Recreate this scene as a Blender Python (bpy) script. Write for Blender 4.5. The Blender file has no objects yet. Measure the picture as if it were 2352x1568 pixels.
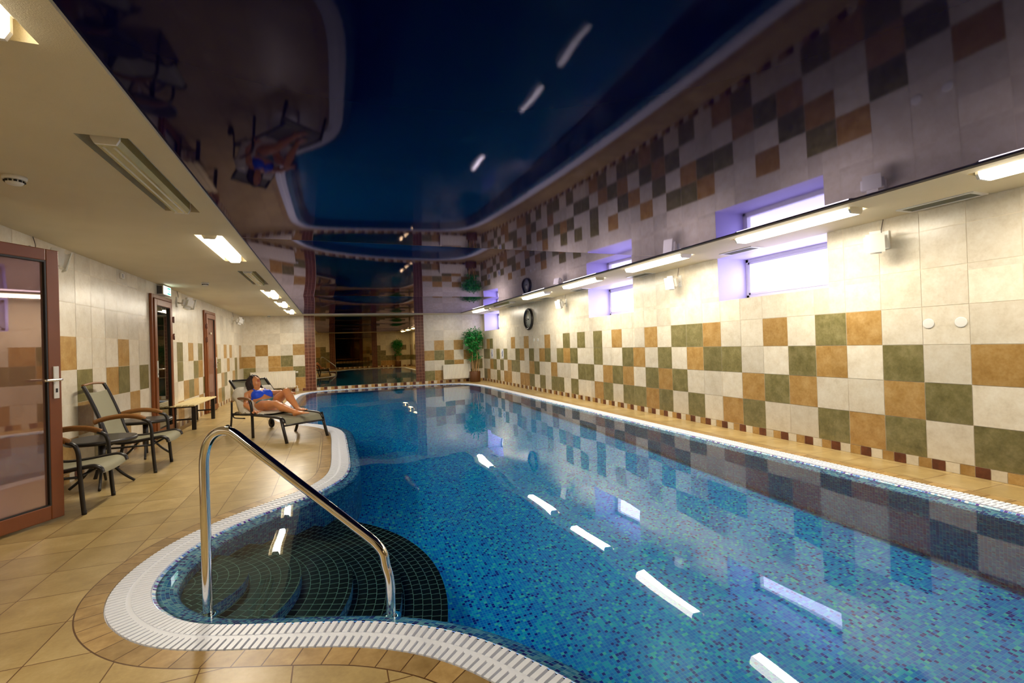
import bpy, bmesh, math, random
import numpy as np
from mathutils import Vector, Matrix
from mathutils.geometry import delaunay_2d_cdt
random.seed(7)
S = bpy.context.scene
COL = S.collection
# ------------------------------------------------------------------ camera
CAM_H, YAW, PITCH, ROLL, FPX = 1.2063, 0.3636, 0.0064, -0.0314, 1090.0
def cam_basis():
    cy, sy = math.cos(YAW), math.sin(YAW)
    f = Vector((sy, cy, 0)); r = Vector((cy, -sy, 0)); u = Vector((0, 0, 1))
    f2 = f*math.cos(PITCH)+u*math.sin(PITCH); u2 = u*math.cos(PITCH)-f*math.sin(PITCH)
    r3 = r*math.cos(ROLL)+u2*math.sin(ROLL); u3 = u2*math.cos(ROLL)-r*math.sin(ROLL)
    return r3, u3, f2
_r, _u, _f = cam_basis()
cd = bpy.data.cameras.new('camera'); cam = bpy.data.objects.new('camera', cd); COL.objects.link(cam)
cam.matrix_world = Matrix(((_r.x, _u.x, -_f.x, 0), (_r.y, _u.y, -_f.y, 0), (_r.z, _u.z, -_f.z, CAM_H), (0, 0, 0, 1)))
cd.sensor_width = 36; cd.lens = 36*FPX/2352; cd.clip_start = 0.02
S.camera = cam
# ------------------------------------------------------------------ world, exposure, light levels
W = bpy.data.worlds.new('world'); S.world = W; W.use_nodes = True
bg = W.node_tree.nodes['Background']; bg.inputs[0].default_value = (0.72, 0.70, 1.0, 1); bg.inputs[1].default_value = 5.5
S.view_settings.view_transform = 'Standard'; S.view_settings.look = 'None'
S.view_settings.gamma = 1.0; S.view_settings.use_curve_mapping = False
S.view_settings.exposure = 0.70
LAMP_W = 21.0                       # watts of each lit tube lamp
LAMP_COL = (1.0, 0.90, 0.74)
DIFF_E = 7.0                        # glow of the lit diffusers
cy = S.cycles
cy.max_bounces = 14; cy.diffuse_bounces = 5; cy.glossy_bounces = 8; cy.transmission_bounces = 8; cy.transparent_max_bounces = 12
cy.sample_clamp_indirect = 6.0; cy.blur_glossy = 0.4
cy.caustics_reflective = True; cy.caustics_refractive = True

# ------------------------------------------------------------------ dimensions of the room (metres)
XL, XR, YB, YF, ZC = -2.41, 4.903, 15.68, -0.80, 2.275
T = 1/3.0
PX0, PX1, PY0, PY1, ZP = -0.76, 3.99, 0.0, 15.12, 2.290      # stretch ceiling
# ------------------------------------------------------------------ material helpers
def srgb(r, g, b):
    f = lambda c: (c/255/12.92) if c/255 <= .04045 else ((c/255+.055)/1.055)**2.4
    return (f(r), f(g), f(b), 1)
class NT:
    def __init__(s, name):
        s.m = bpy.data.materials.new(name); s.m.use_nodes = True; s.t = s.m.node_tree
        s.t.nodes.clear(); s.out = s.t.nodes.new('ShaderNodeOutputMaterial')
    def n(s, typ, **kw):
        x = s.t.nodes.new('ShaderNode'+typ)
        for k, v in kw.items(): setattr(x, k, v)
        return x
    def l(s, a, b): s.t.links.new(a, b)
    def val(s, node, i, v):
        if hasattr(v, 'is_linked') or isinstance(v, bpy.types.NodeSocket): s.l(v, node.inputs[i])
        else: node.inputs[i].default_value = v
    def math(s, op, a, b=0.0, c=0.0):
        x = s.n('Math', operation=op); s.val(x, 0, a); s.val(x, 1, b)
        if op in ('MULTIPLY_ADD',): s.val(x, 2, c)
        return x.outputs[0]
    def mix(s, f, a, b):
        x = s.n('Mix', data_type='RGBA'); s.val(x, 0, f); s.val(x, 6, a); s.val(x, 7, b); return x.outputs[2]
    def noise(s, vec, scale, detail=3, rough=.55):
        x = s.n('TexNoise'); s.l(vec, x.inputs['Vector']); x.inputs['Scale'].default_value = scale
        x.inputs['Detail'].default_value = detail; x.inputs['Roughness'].default_value = rough; return x.outputs[0]
    def ramp(s, fac, stops, interp='LINEAR'):
        x = s.n('ValToRGB'); s.l(fac, x.inputs[0]); cr = x.color_ramp; cr.interpolation = interp
        while len(cr.elements) < len(stops): cr.elements.new(.5)
        for e, (p, c) in zip(cr.elements, stops): e.position = p; e.color = c
        return x.outputs[0]
    def bump(s, h, strength, dist=.01):
        x = s.n('Bump'); s.l(h, x.inputs['Height']); x.inputs['Strength'].default_value = strength
        x.inputs['Distance'].default_value = dist; return x.outputs[0]
    def bsdf(s, **kw):
        x = s.n('BsdfPrincipled'); s.l(x.outputs[0], s.out.inputs[0])
        nm = dict(color='Base Color', rough='Roughness', metal='Metallic', normal='Normal', ior='IOR', spec='Specular IOR Level',
                  coat='Coat Weight', coatr='Coat Roughness', em='Emission Color', es='Emission Strength', sheen='Sheen Weight',
                  sss='Subsurface Weight', trans='Transmission Weight')
        for k, v in kw.items(): s.val(x, nm[k], v)
        return x
    def obj(s): return s.n('TexCoord').outputs['Object']
    def uv(s): return s.n('TexCoord').outputs['UV']
def simple(name, col, rough=.5, metal=0, var=.12, scale=30, bump=0, **kw):
    m = NT(name); o = m.obj(); nz = m.noise(o, scale)
    a = tuple(c*(1-var) for c in col[:3])+(1,); b = tuple(min(1, c*(1+var)) for c in col[:3])+(1,)
    k = dict(color=m.mix(nz, a, b), rough=rough, metal=metal, **kw)
    if bump: k['normal'] = m.bump(nz, bump)
    m.bsdf(**k); return m.m
def tile_mat(name, c1, c2, c3, rough=.28):
    m = NT(name); o = m.obj(); rnd = m.n('NewGeometry').outputs['Random Per Island']
    off = m.n('Mapping'); m.l(o, off.inputs[0]); cmb = m.n('CombineXYZ'); 
    m.l(m.math('MULTIPLY', rnd, 40.0), cmb.inputs[0]); m.l(m.math('MULTIPLY', rnd, 23.0), cmb.inputs[2]); m.l(cmb.outputs[0], off.inputs['Location'])
    n1 = m.noise(off.outputs[0], 9, 5, .6); n2 = m.noise(off.outputs[0], 45, 3, .6)
    f = m.math('MULTIPLY_ADD', n2, .35, m.math('MULTIPLY', n1, .75))
    col = m.ramp(f, [(.30, c1), (.52, c2), (.75, c3)])
    br = m.math('MULTIPLY_ADD', rnd, .22, .86)
    hs = m.n('HueSaturation'); m.l(col, hs.inputs['Color']); m.l(br, hs.inputs['Value'])
    m.bsdf(color=hs.outputs[0], rough=rough, normal=m.bump(n2, .08, .004)); return m.m
CREAM = tile_mat('cream_tile', srgb(203, 191, 167), srgb(219, 209, 188), srgb(230, 223, 206))
GREEN = tile_mat('olive_tile', srgb(92, 86, 48), srgb(122, 114, 70), srgb(150, 140, 96))
OCHRE = tile_mat('ochre_tile', srgb(150, 110, 52), srgb(174, 136, 76), srgb(194, 160, 104))
BROWN = tile_mat('brown_tile', srgb(70, 34, 20), srgb(98, 52, 32), srgb(128, 74, 48))
GROUT = simple('wall_grout', srgb(226, 214, 190), .8)
GROUTP = simple('pillar_grout', srgb(190, 150, 125), .8)
WHITE = simple('white_plastic', srgb(228, 226, 220), .35, var=.03)
PLASTER = None
def plaster():
    m = NT('white_textured_plaster'); o = m.obj(); n = m.noise(o, 160, 3, .7); n2 = m.noise(o, 3, 2)
    m.bsdf(color=m.mix(n2, srgb(214, 201, 168), srgb(224, 212, 182)), rough=.7, normal=m.bump(n, .55, .006)); return m.m
PLASTER = plaster()
def deck():
    m = NT('deck_tile'); uv = m.uv(); sep = m.n('SeparateXYZ'); m.l(uv, sep.inputs[0])
    u = m.math('DIVIDE', m.math('ADD', sep.outputs[0], 0.171+10*T), T); v = m.math('DIVIDE', m.math('ADD', sep.outputs[1], -0.118+10*T), T)
    fu = m.math('FRACT', u); fv = m.math('FRACT', v)
    g = m.math('MAXIMUM', m.math('GREATER_THAN', m.math('ABSOLUTE', m.math('SUBTRACT', fu, .5)), .4925), m.math('GREATER_THAN', m.math('ABSOLUTE', m.math('SUBTRACT', fv, .5)), .4925))
    idv = m.n('CombineXYZ'); m.l(m.math('FLOOR', u), idv.inputs[0]); m.l(m.math('FLOOR', v), idv.inputs[1])
    wn = m.n('TexWhiteNoise', noise_dimensions='2D'); m.l(idv.outputs[0], wn.inputs['Vector'])
    add = m.n('VectorMath', operation='MULTIPLY_ADD'); m.l(wn.outputs['Color'], add.inputs[0]); add.inputs[1].default_value = (9, 9, 9); m.l(uv, add.inputs[2])
    n1 = m.noise(add.outputs[0], 5, 5, .6); n2 = m.noise(add.outputs[0], 60, 3, .6)
    f = m.math('MULTIPLY_ADD', n2, .3, m.math('MULTIPLY', n1, .8))
    col = m.ramp(f, [(.3, srgb(156, 131, 84)), (.55, srgb(178, 153, 100)), (.8, srgb(198, 175, 124))])
    hs = m.n('HueSaturation'); m.l(col, hs.inputs['Color']); m.l(m.math('MULTIPLY_ADD', wn.outputs[0], .2, .88), hs.inputs['Value'])
    c = m.mix(g, hs.outputs[0], srgb(104, 72, 38))
    m.bsdf(color=c, rough=m.math('MULTIPLY_ADD', n2, .12, .26), normal=m.bump(m.math('SUBTRACT', m.math('MULTIPLY', n2, .3), g), .25, .004)); return m.m
DECK = deck()
def border():
    m = NT('border_tile'); uv = m.uv(); sep = m.n('SeparateXYZ'); m.l(uv, sep.inputs[0])
    u = m.math('DIVIDE', sep.outputs[0], .118); fu = m.math('FRACT', u)
    g = m.math('GREATER_THAN', m.math('ABSOLUTE', m.math('SUBTRACT', fu, .5)), .478)
    g = m.math('MAXIMUM', g, m.math('LESS_THAN', sep.outputs[1], .006))
    wn = m.n('TexWhiteNoise', noise_dimensions='1D'); m.l(m.math('FLOOR', u), wn.inputs['W'])
    n1 = m.noise(m.obj(), 14, 5, .6)
    col = m.ramp(n1, [(.3, srgb(156, 124, 72)), (.6, srgb(184, 152, 98)), (.8, srgb(202, 174, 120))])
    hs = m.n('HueSaturation'); m.l(col, hs.inputs['Color']); m.l(m.math('MULTIPLY_ADD', wn.outputs[0], .34, .74), hs.inputs['Value'])
    m.bsdf(color=m.mix(g, hs.outputs[0], srgb(92, 62, 32)), rough=.34, normal=m.bump(g, -.2, .004)); return m.m
BORDER = border()
def mosaic(name, stops, grout, size=.0205):
    m = NT(name); uv = m.uv(); sep = m.n('SeparateXYZ'); m.l(uv, sep.inputs[0])
    u = m.math('DIVIDE', sep.outputs[0], size); v = m.math('DIVIDE', sep.outputs[1], size)
    g = m.math('MAXIMUM', m.math('GREATER_THAN', m.math('ABSOLUTE', m.math('SUBTRACT', m.math('FRACT', u), .5)), .452), m.math('GREATER_THAN', m.math('ABSOLUTE', m.math('SUBTRACT', m.math('FRACT', v), .5)), .452))
    idv = m.n('CombineXYZ'); m.l(m.math('FLOOR', u), idv.inputs[0]); m.l(m.math('FLOOR', v), idv.inputs[1])
    wn = m.n('TexWhiteNoise', noise_dimensions='2D'); m.l(idv.outputs[0], wn.inputs['Vector'])
    col = m.ramp(wn.outputs[0], stops, 'CONSTANT')
    m.bsdf(color=m.mix(g, col, grout), rough=.2); return m.m
POOLM = mosaic('pool_floor_mosaic', [(0, srgb(16, 34, 165)), (.10, srgb(4, 132, 236)), (.45, srgb(6, 162, 240)), (.76, srgb(26, 198, 236)), (.94, srgb(90, 226, 226))], srgb(96, 190, 238))  # floor tiles made bluer, in place of light absorbed by deep water
LEDGEM = mosaic('pool_mosaic_lightened', [(0, srgb(84, 56, 160)), (.2, srgb(84, 132, 214)), (.42, srgb(124, 184, 226)), (.68, srgb(176, 216, 236)), (.88, srgb(222, 238, 244))], srgb(244, 244, 246))  # pool mosaic lightened, standing for less light absorbed in shallow water
WALLM = mosaic('pool_wall_mosaic', [(0, srgb(26, 20, 110)), (.16, srgb(22, 76, 150)), (.42, srgb(40, 110, 165)), (.70, srgb(70, 150, 180)), (.9, srgb(130, 190, 195))], srgb(165, 175, 190))
def treadm():
    m = NT('step_mosaic'); o = m.obj(); sep = m.n('SeparateXYZ'); m.l(o, sep.inputs[0]); x, y = sep.outputs[0], sep.outputs[1]
    r = m.math('SQRT', m.math('ADD', m.math('MULTIPLY', x, x), m.math('MULTIPLY', y, y)))
    a = m.math('DIVIDE', m.math('ARCTAN2', y, x), 2*math.pi)
    k = m.math('DIVIDE', r, .0545); i = m.math('FLOOR', k)
    n = m.math('ROUND', m.math('MULTIPLY', m.math('ADD', i, .5), 2*math.pi))
    w = m.math('ADD', m.math('MULTIPLY', a, n), m.math('MULTIPLY', i, .37))
    g = m.math('MAXIMUM', m.math('GREATER_THAN', m.math('ABSOLUTE', m.math('SUBTRACT', m.math('FRACT', k), .5)), .476), m.math('GREATER_THAN', m.math('ABSOLUTE', m.math('SUBTRACT', m.math('FRACT', w), .5)), .465))
    m.bsdf(color=m.mix(g, srgb(22, 18, 15), srgb(165, 178, 155)), rough=.25); return m.m
TREAD = treadm()
def waterm():
    m = NT('pool_water'); a = m.n('BsdfRefraction'); a.inputs['Color'].default_value = (.70, .985, 1, 1); a.inputs['Roughness'].default_value = 0; a.inputs['IOR'].default_value = 1.333
    b = m.n('BsdfGlossy'); b.inputs['Color'].default_value = (1, 1, 1, 1); b.inputs['Roughness'].default_value = 0
    fr = m.n('Fresnel'); fr.inputs[0].default_value = 1.333; mx = m.n('MixShader'); m.l(fr.outputs[0], mx.inputs[0]); m.l(a.outputs[0], mx.inputs[1]); m.l(b.outputs[0], mx.inputs[2])
    m.l(mx.outputs[0], m.out.inputs[0]); return m.m
WATER = waterm()
def vinyl():
    m = NT('navy_stretch_vinyl'); o = m.obj(); n = m.noise(o, 420, 2, .6)
    nb = m.bump(n, .02, .0006); a = m.n('BsdfDiffuse'); a.inputs[0].default_value = srgb(4, 6, 56)
    b = m.n('BsdfGlossy'); b.inputs[0].default_value = (.74, .68, 1, 1); b.inputs['Roughness'].default_value = .02; m.l(nb, b.inputs['Normal'])
    fr = m.n('Fresnel'); fr.inputs[0].default_value = 1.22; mx = m.n('MixShader'); m.l(fr.outputs[0], mx.inputs[0]); m.l(a.outputs[0], mx.inputs[1]); m.l(b.outputs[0], mx.inputs[2])
    m.l(mx.outputs[0], m.out.inputs[0]); return m.m
VINYL = vinyl()
CHROME = simple('polished_steel', (.78, .77, .75, 1), .07, 1, var=.03)
BLACK = simple('black_metal', srgb(30, 26, 25), .35, var=.15)
WOODARM = simple('brown_wood', srgb(128, 84, 40), .35, var=.25, scale=60)
PINE = simple('pale_pine', srgb(232, 214, 160), .45, var=.12, scale=40)
SLING = simple('grey_sling_fabric', srgb(140, 136, 112), .75, var=.08, scale=300, bump=.2)
FRAMEB = simple('brown_door_frame', srgb(124, 66, 22), .38, var=.10, scale=8)
DARKSEAL = simple('black_seal', srgb(20, 20, 16), .5)
SKIN = simple('skin', srgb(208, 138, 88), .40, var=.07, scale=25, sss=.06)
HAIR = simple('dark_brown_hair', srgb(38, 17, 13), .6, var=.4, scale=80)
BIKINI = simple('cobalt_blue_fabric', srgb(4, 74, 232), .55, var=.1)
BIKINI2 = simple('teal_fabric', srgb(70, 120, 128), .6, var=.1)
TOWEL = simple('pale_floral_towel', srgb(214, 206, 190), .9, var=.14, scale=22, bump=.3)
LEAF = simple('green_leaf', srgb(38, 142, 62), .4, var=.45, scale=18)
STEM = simple('tan_cane', srgb(178, 138, 88), .55, var=.2)
POT = simple('brown_wicker_pot', srgb(96, 58, 26), .5, var=.25, scale=50, bump=.3)
SOIL = simple('dark_soil', srgb(40, 28, 18), .9)
RADM = simple('radiator_enamel', srgb(232, 226, 212), .35, var=.02)
GREY = simple('grey_grille', srgb(150, 148, 128), .5)
REVEAL = simple('daylight_tinted_reveal', srgb(196, 188, 224), .5, var=.02)  # white reveal with the cool lilac of daylight put into its colour
SHADE = simple('soft_black_rubber', srgb(24, 22, 22), .6)
def glassy(name, diff, gl, fac, rough=.02):
    m = NT(name); a = m.n('BsdfDiffuse'); a.inputs[0].default_value = diff; b = m.n('BsdfGlossy'); b.inputs[0].default_value = gl; b.inputs['Roughness'].default_value = rough
    mx = m.n('MixShader'); mx.inputs[0].default_value = fac; m.l(a.outputs[0], mx.inputs[1]); m.l(b.outputs[0], mx.inputs[2]); m.l(mx.outputs[0], m.out.inputs[0]); return m.m
MIRROR = glassy('bronze_mirror', srgb(12, 10, 6), (.36, .27, .14, 1), .93, .0)
FROST = glassy('mauve_film_glass', srgb(128, 94, 80), (.75, .6, .55, 1), .26, .02)
DARKGL = glassy('dark_door_glass', srgb(22, 20, 12), (.8, .8, .75, 1), .35, .01)
TABLEG = glassy('smoked_table_glass', srgb(128, 138, 120), (.8, .8, .8, 1), .3, .03)
def panem():
    m = NT('window_glass'); a = m.n('BsdfTransparent'); b = m.n('BsdfGlossy'); b.inputs['Roughness'].default_value = 0.02
    mx = m.n('MixShader'); mx.inputs[0].default_value = .06; m.l(a.outputs[0], mx.inputs[1]); m.l(b.outputs[0], mx.inputs[2]); m.l(mx.outputs[0], m.out.inputs[0]); return m.m
PANE = panem()
def emis(name, col, st):
    m = NT(name); e = m.n('Emission'); e.inputs[0].default_value = col; e.inputs[1].default_value = st; m.l(e.outputs[0], m.out.inputs[0]); return m.m
LIT = emis('lit_diffuser', (1, .9, .72, 1), DIFF_E)
UNLIT = simple('clear_ribbed_cover', srgb(176, 168, 120), .18, var=.15, scale=12)
SIGNG = emis('exit_sign_green', srgb(60, 190, 150), 1.5)
SIGNW = emis('exit_sign_white', (.85, 1, .97, 1), 2.6)
# ------------------------------------------------------------------ mesh helpers
def link(name, me, mats=None, parent=None, smooth=False):
    o = bpy.data.objects.new(name, me); COL.objects.link(o)
    if mats is not None:
        for m in (mats if isinstance(mats, (list, tuple)) else [mats]): me.materials.append(m)
    if parent is not None: o.parent = parent
    if smooth:
        me.polygons.foreach_set('use_smooth', [True]*len(me.polygons))
    return o
def fin(name, bm, mats=None, parent=None, smooth=False, recalc=True):
    if recalc: bmesh.ops.recalc_face_normals(bm, faces=bm.faces)
    me = bpy.data.meshes.new(name); bm.to_mesh(me); bm.free(); me.update()
    return link(name, me, mats, parent, smooth)
def tag(o, label=None, cat=None, group=None, kind=None):
    if label: o['label'] = label
    if cat: o['category'] = cat
    if group: o['group'] = group
    if kind: o['kind'] = kind
    return o
def struct(o): o['kind'] = 'structure'; return o
def empty(name, loc, rz=0, parent=None):
    o = bpy.data.objects.new(name, None); COL.objects.link(o); o.location = loc; o.rotation_euler = (0, 0, rz); o.empty_display_size = .1
    if parent: o.parent = parent
    return o
def copy_tree(o, parent=None):
    c = o.copy(); COL.objects.link(c); c.parent = parent
    for ch in list(o.children): copy_tree(ch, c)
    return c
def box(bm, x0, x1, y0, y1, z0, z1, mat=0):
    v = [bm.verts.new((x, y, z)) for x in (x0, x1) for y in (y0, y1) for z in (z0, z1)]
    for f in ((0, 1, 3, 2), (4, 6, 7, 5), (0, 4, 5, 1), (2, 3, 7, 6), (0, 2, 6, 4), (1, 5, 7, 3)):
        bm.faces.new([v[i] for i in f]).material_index = mat
    return v
def rbox(bm, x0, x1, y0, y1, z0, z1, r=.004, seg=2, mat=0):
    b2 = bmesh.new(); box(b2, x0, x1, y0, y1, z0, z1)
    bmesh.ops.recalc_face_normals(b2, faces=b2.faces)
    bmesh.ops.bevel(b2, geom=b2.edges[:], offset=r, segments=seg, affect='EDGES', profile=.5)
    merge(bm, b2, mat)
def merge(bm, b2, mat=0, M=None):
    mp = {}
    for v in b2.verts: mp[v] = bm.verts.new(M @ v.co if M else v.co)
    for f in b2.faces:
        try: nf = bm.faces.new([mp[v] for v in f.verts]); nf.material_index = mat; nf.smooth = f.smooth
        except ValueError: pass
    b2.free()
def tube(bm, pts, r, n=10, caps=True, mat=0, ry=None):
    """swept tube; r scalar or list; ry scales the second cross axis"""
    P = [Vector(p) for p in pts]; m = len(P); R = r if isinstance(r, (list, tuple)) else [r]*m
    tans = [(P[min(i+1, m-1)]-P[max(i-1, 0)]).normalized() for i in range(m)]
    ref = Vector((0, 0, 1)) if abs(tans[0].z) < .9 else Vector((1, 0, 0))
    nrm = (ref-tans[0]*ref.dot(tans[0])).normalized(); rings = []
    for i in range(m):
        t = tans[i]; nrm = (nrm-t*nrm.dot(t)).normalized(); b = t.cross(nrm); k = ry if ry else 1
        rings.append([bm.verts.new(P[i]+nrm*(R[i]*math.cos(2*math.pi*j/n))+b*(R[i]*k*math.sin(2*math.pi*j/n))) for j in range(n)])
    for i in range(m-1):
        for j in range(n):
            f = bm.faces.new((rings[i][j], rings[i][(j+1) % n], rings[i+1][(j+1) % n], rings[i+1][j])); f.material_index = mat; f.smooth = True
    if caps:
        bm.faces.new(rings[0][::-1]).material_index = mat; bm.faces.new(rings[-1]).material_index = mat
def spline(pts, k=6, closed=False):
    P = [Vector(p) for p in pts]; n = len(P); out = []
    rng = range(n) if closed else range(n-1)
    g = (lambda i: P[i % n]) if closed else (lambda i: P[max(0, min(n-1, i))])
    for i in rng:
        a, b, c, d = g(i-1), g(i), g(i+1), g(i+2)
        for j in range(k):
            t = j/k; out.append(.5*((2*b)+(c-a)*t+(2*a-5*b+4*c-d)*t*t+(3*b-a-3*c+d)*t**3))
    if not closed: out.append(P[-1])
    return out
def lathe(bm, prof, n=24, c=(0, 0, 0), axis='z', mat=0):
    rings = []
    for r, h in prof:
        ring = []
        for j in range(n):
            a = 2*math.pi*j/n; x, y = r*math.cos(a), r*math.sin(a)
            v = (x, y, h) if axis == 'z' else ((h, x, y) if axis == 'x' else (x, h, y))
            ring.append(bm.verts.new((v[0]+c[0], v[1]+c[1], v[2]+c[2])))
        rings.append(ring)
    for a, b in zip(rings[:-1], rings[1:]):
        for j in range(n):
            f = bm.faces.new((a[j], a[(j+1) % n], b[(j+1) % n], b[j])); f.smooth = True; f.material_index = mat
    if prof[0][0] > 1e-4: bm.faces.new(rings[0][::-1]).material_index = mat
    if prof[-1][0] > 1e-4: bm.faces.new(rings[-1]).material_index = mat
def setuv(me, fn):
    uvl = me.uv_layers.new(name='UVMap')
    for p in me.polygons:
        for li in p.loop_indices:
            uvl.data[li].uv = fn(me.vertices[me.loops[li].vertex_index].co, p)
# ------------------------------------------------------------------ pool outline
OUT = [(4.36, 1.9), (4.36, 4), (4.36, 7), (4.36, 10), (4.36, 12.4), (4.35, 13.3), (4.28, 14.15), (4.06, 14.85), (3.6, 15.25), (3.1, 15.40), (2.3, 15.49), (1.3, 15.57),
       (.4, 15.57), (-.25, 15.46), (-.70, 15.15), (-.93, 14.62), (-1.03, 13.9), (-1.06, 12.6), (-1.07, 11.2), (-1.06, 10.2), (-1.01, 9.55), (-.88, 9.05), (-.66, 8.66), (-.44, 8.37),
       (-.25, 8.08), (-.12, 7.75), (-.055, 7.40), (-.04, 6.9), (-.04, 6.3), (-.04, 5.6), (-.055, 5.2), (-.10, 4.90), (-.19, 4.68), (-.32, 4.49), (-.48, 4.32), (-.64, 4.16), (-.78, 4.0), (-.91, 3.82),
       (-1.01, 3.62), (-1.07, 3.42), (-1.10, 3.22), (-1.10, 3.03), (-1.065, 2.86), (-1.0, 2.70), (-.90, 2.55), (-.78, 2.42), (-.65, 2.33), (-.52, 2.27), (-.39, 2.22), (-.25, 2.17), (-.11, 2.115),
       (.03, 2.06), (.16, 1.99), (.27, 1.91), (.37, 1.82), (.47, 1.69), (.58, 1.50), (.70, 1.25), (.86, .98), (1.1, .70), (1.45, .47), (1.9, .33), (2.6, .27), (3.2, .29), (3.75, .45), (4.12, .75), (4.31, 1.2)]
def resample(P, step):
    P = [Vector((p[0], p[1])) for p in P]; n = len(P); L = [0]
    for i in range(n): L.append(L[-1]+(P[(i+1) % n]-P[i]).length)
    tot = L[-1]; m = int(tot/step); out = []; k = 0
    for q in range(m):
        s = tot*q/m
        while L[k+1] < s: k += 1
        f = (s-L[k])/(L[k+1]-L[k]); out.append(P[k].lerp(P[(k+1) % n], f))
    return out, tot/m
loop0 = [(p.x, p.y) for p in spline([(x, y, 0) for x, y in OUT], 12, True)]
LOOP, STEP = resample(loop0, .0335)
NL = len(LOOP)
def smooth_loop(P, it):
    for _ in range(it): P = [(P[i-1]+P[i]*2+P[(i+1) % len(P)])/4 for i in range(len(P))]
    return P
LOOP = smooth_loop(LOOP, 14)
area = sum(LOOP[i].x*LOOP[(i+1) % NL].y-LOOP[(i+1) % NL].x*LOOP[i].y for i in range(NL))
if area < 0: LOOP.reverse()
NRM = []
for i in range(NL):
    t = (LOOP[(i+1) % NL]-LOOP[i-1]).normalized(); NRM.append(Vector((-t.y, t.x)))     # points into the pool (CCW loop)
def off(d): return [LOOP[i]+NRM[i]*d for i in range(NL)]
GW = .185
def inside(pt, poly):
    x, y = pt; c = False; n = len(poly)
    for i in range(n):
        x1, y1 = poly[i]; x2, y2 = poly[i-1]
        if (y1 > y) != (y2 > y) and x < (x2-x1)*(y-y1)/(y2-y1)+x1: c = not c
    return c
def cdt_face(name, outer, holes, z, mats, parent=None, extra=(), smooth=False, zf=None, uvs=1):
    vs = []; es = []
    for lp in [outer]+list(holes):
        b = len(vs); vs += [Vector((p[0], p[1])) for p in lp]; es += [(b+i, b+(i+1) % len(lp)) for i in range(len(lp))]
    vs += [Vector(p) for p in extra]
    V, E_, F, *_x = delaunay_2d_cdt(vs, es, [], 0, 1e-6)
    bm = bmesh.new(); bv = [bm.verts.new((v.x, v.y, zf(v) if zf else z)) for v in V]
    o2 = [tuple(p) for p in outer]; h2 = [[tuple(p) for p in h] for h in holes]
    for f in F:
        c = sum((V[i] for i in f), Vector((0, 0)))/len(f)
        if not inside(c, o2) or any(inside(c, h) for h in h2): continue
        fc = bm.faces.new([bv[i] for i in f])
        if fc.normal.z < 0 or (fc.normal_update() or fc.normal.z < 0): fc.normal_flip()
    bmesh.ops.delete(bm, geom=[v for v in bm.verts if not v.link_faces], context='VERTS')
    o = fin(name, bm, mats, parent, smooth, recalc=False); setuv(o.data, lambda co, p: (co.x, co.y)); return o
def ring(name, prof, mat, parent=None, smooth=False):
    """sweep of (offset, z) points round the pool loop, uv = (arc length, distance)"""
    bm = bmesh.new(); rows = []; d = [0]
    for a, b in zip(prof[:-1], prof[1:]): d.append(d[-1]+math.hypot(b[0]-a[0], b[1]-a[1]))
    uvl = bm.loops.layers.uv.new('UVMap')
    for o_, z in prof: rows.append([bm.verts.new((p.x, p.y, z)) for p in off(o_)])
    for k in range(len(prof)-1):
        for i in range(NL):
            j = (i+1) % NL; f = bm.faces.new((rows[k][i], rows[k][j], rows[k+1][j], rows[k+1][i])); f.smooth = smooth
            for lp, (u, v) in zip(f.loops, ((i*STEP, d[k]), ((i+1)*STEP, d[k]), ((i+1)*STEP, d[k+1]), (i*STEP, d[k+1]))): lp[uvl].uv = (u, v)
    return fin(name, bm, mat, parent, recalc=False)
# floor of the room
CORR = [(XL-1.5, 2.86), (XL-1.5, 3.80)]
FR = [(XL, YF), (XR, YF), (XR, YB), (XL, YB), (XL, 3.80), (XL-1.5, 3.80), (XL-1.5, 2.86), (XL, 2.86)]
fl = cdt_face('floor', FR, [off(-.108)], 0, DECK); struct(fl)
bd = ring('border_tile_band', [(-.108, 0), (0, 0), (0, -.07)], BORDER, fl); 
# basin
FLZ = -1.22
basin = ring('pool_basin', [(GW+.112, -.085), (GW+.118, -.10), (GW+.120, FLZ)], WALLM, smooth=True); struct(basin)
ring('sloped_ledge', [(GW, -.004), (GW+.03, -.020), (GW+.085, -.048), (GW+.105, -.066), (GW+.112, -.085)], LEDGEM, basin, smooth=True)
pf = cdt_face('basin_floor', off(GW+.120), [], FLZ, POOLM, basin)
ring('gutter_trough', [(0, -.06), (.01, -.12), (GW-.01, -.12), (GW, -.005)], simple('shade_darkened_trough', srgb(40, 37, 33), .6), basin)  # trough coloured dark to stand for the shade between the slats
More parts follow.
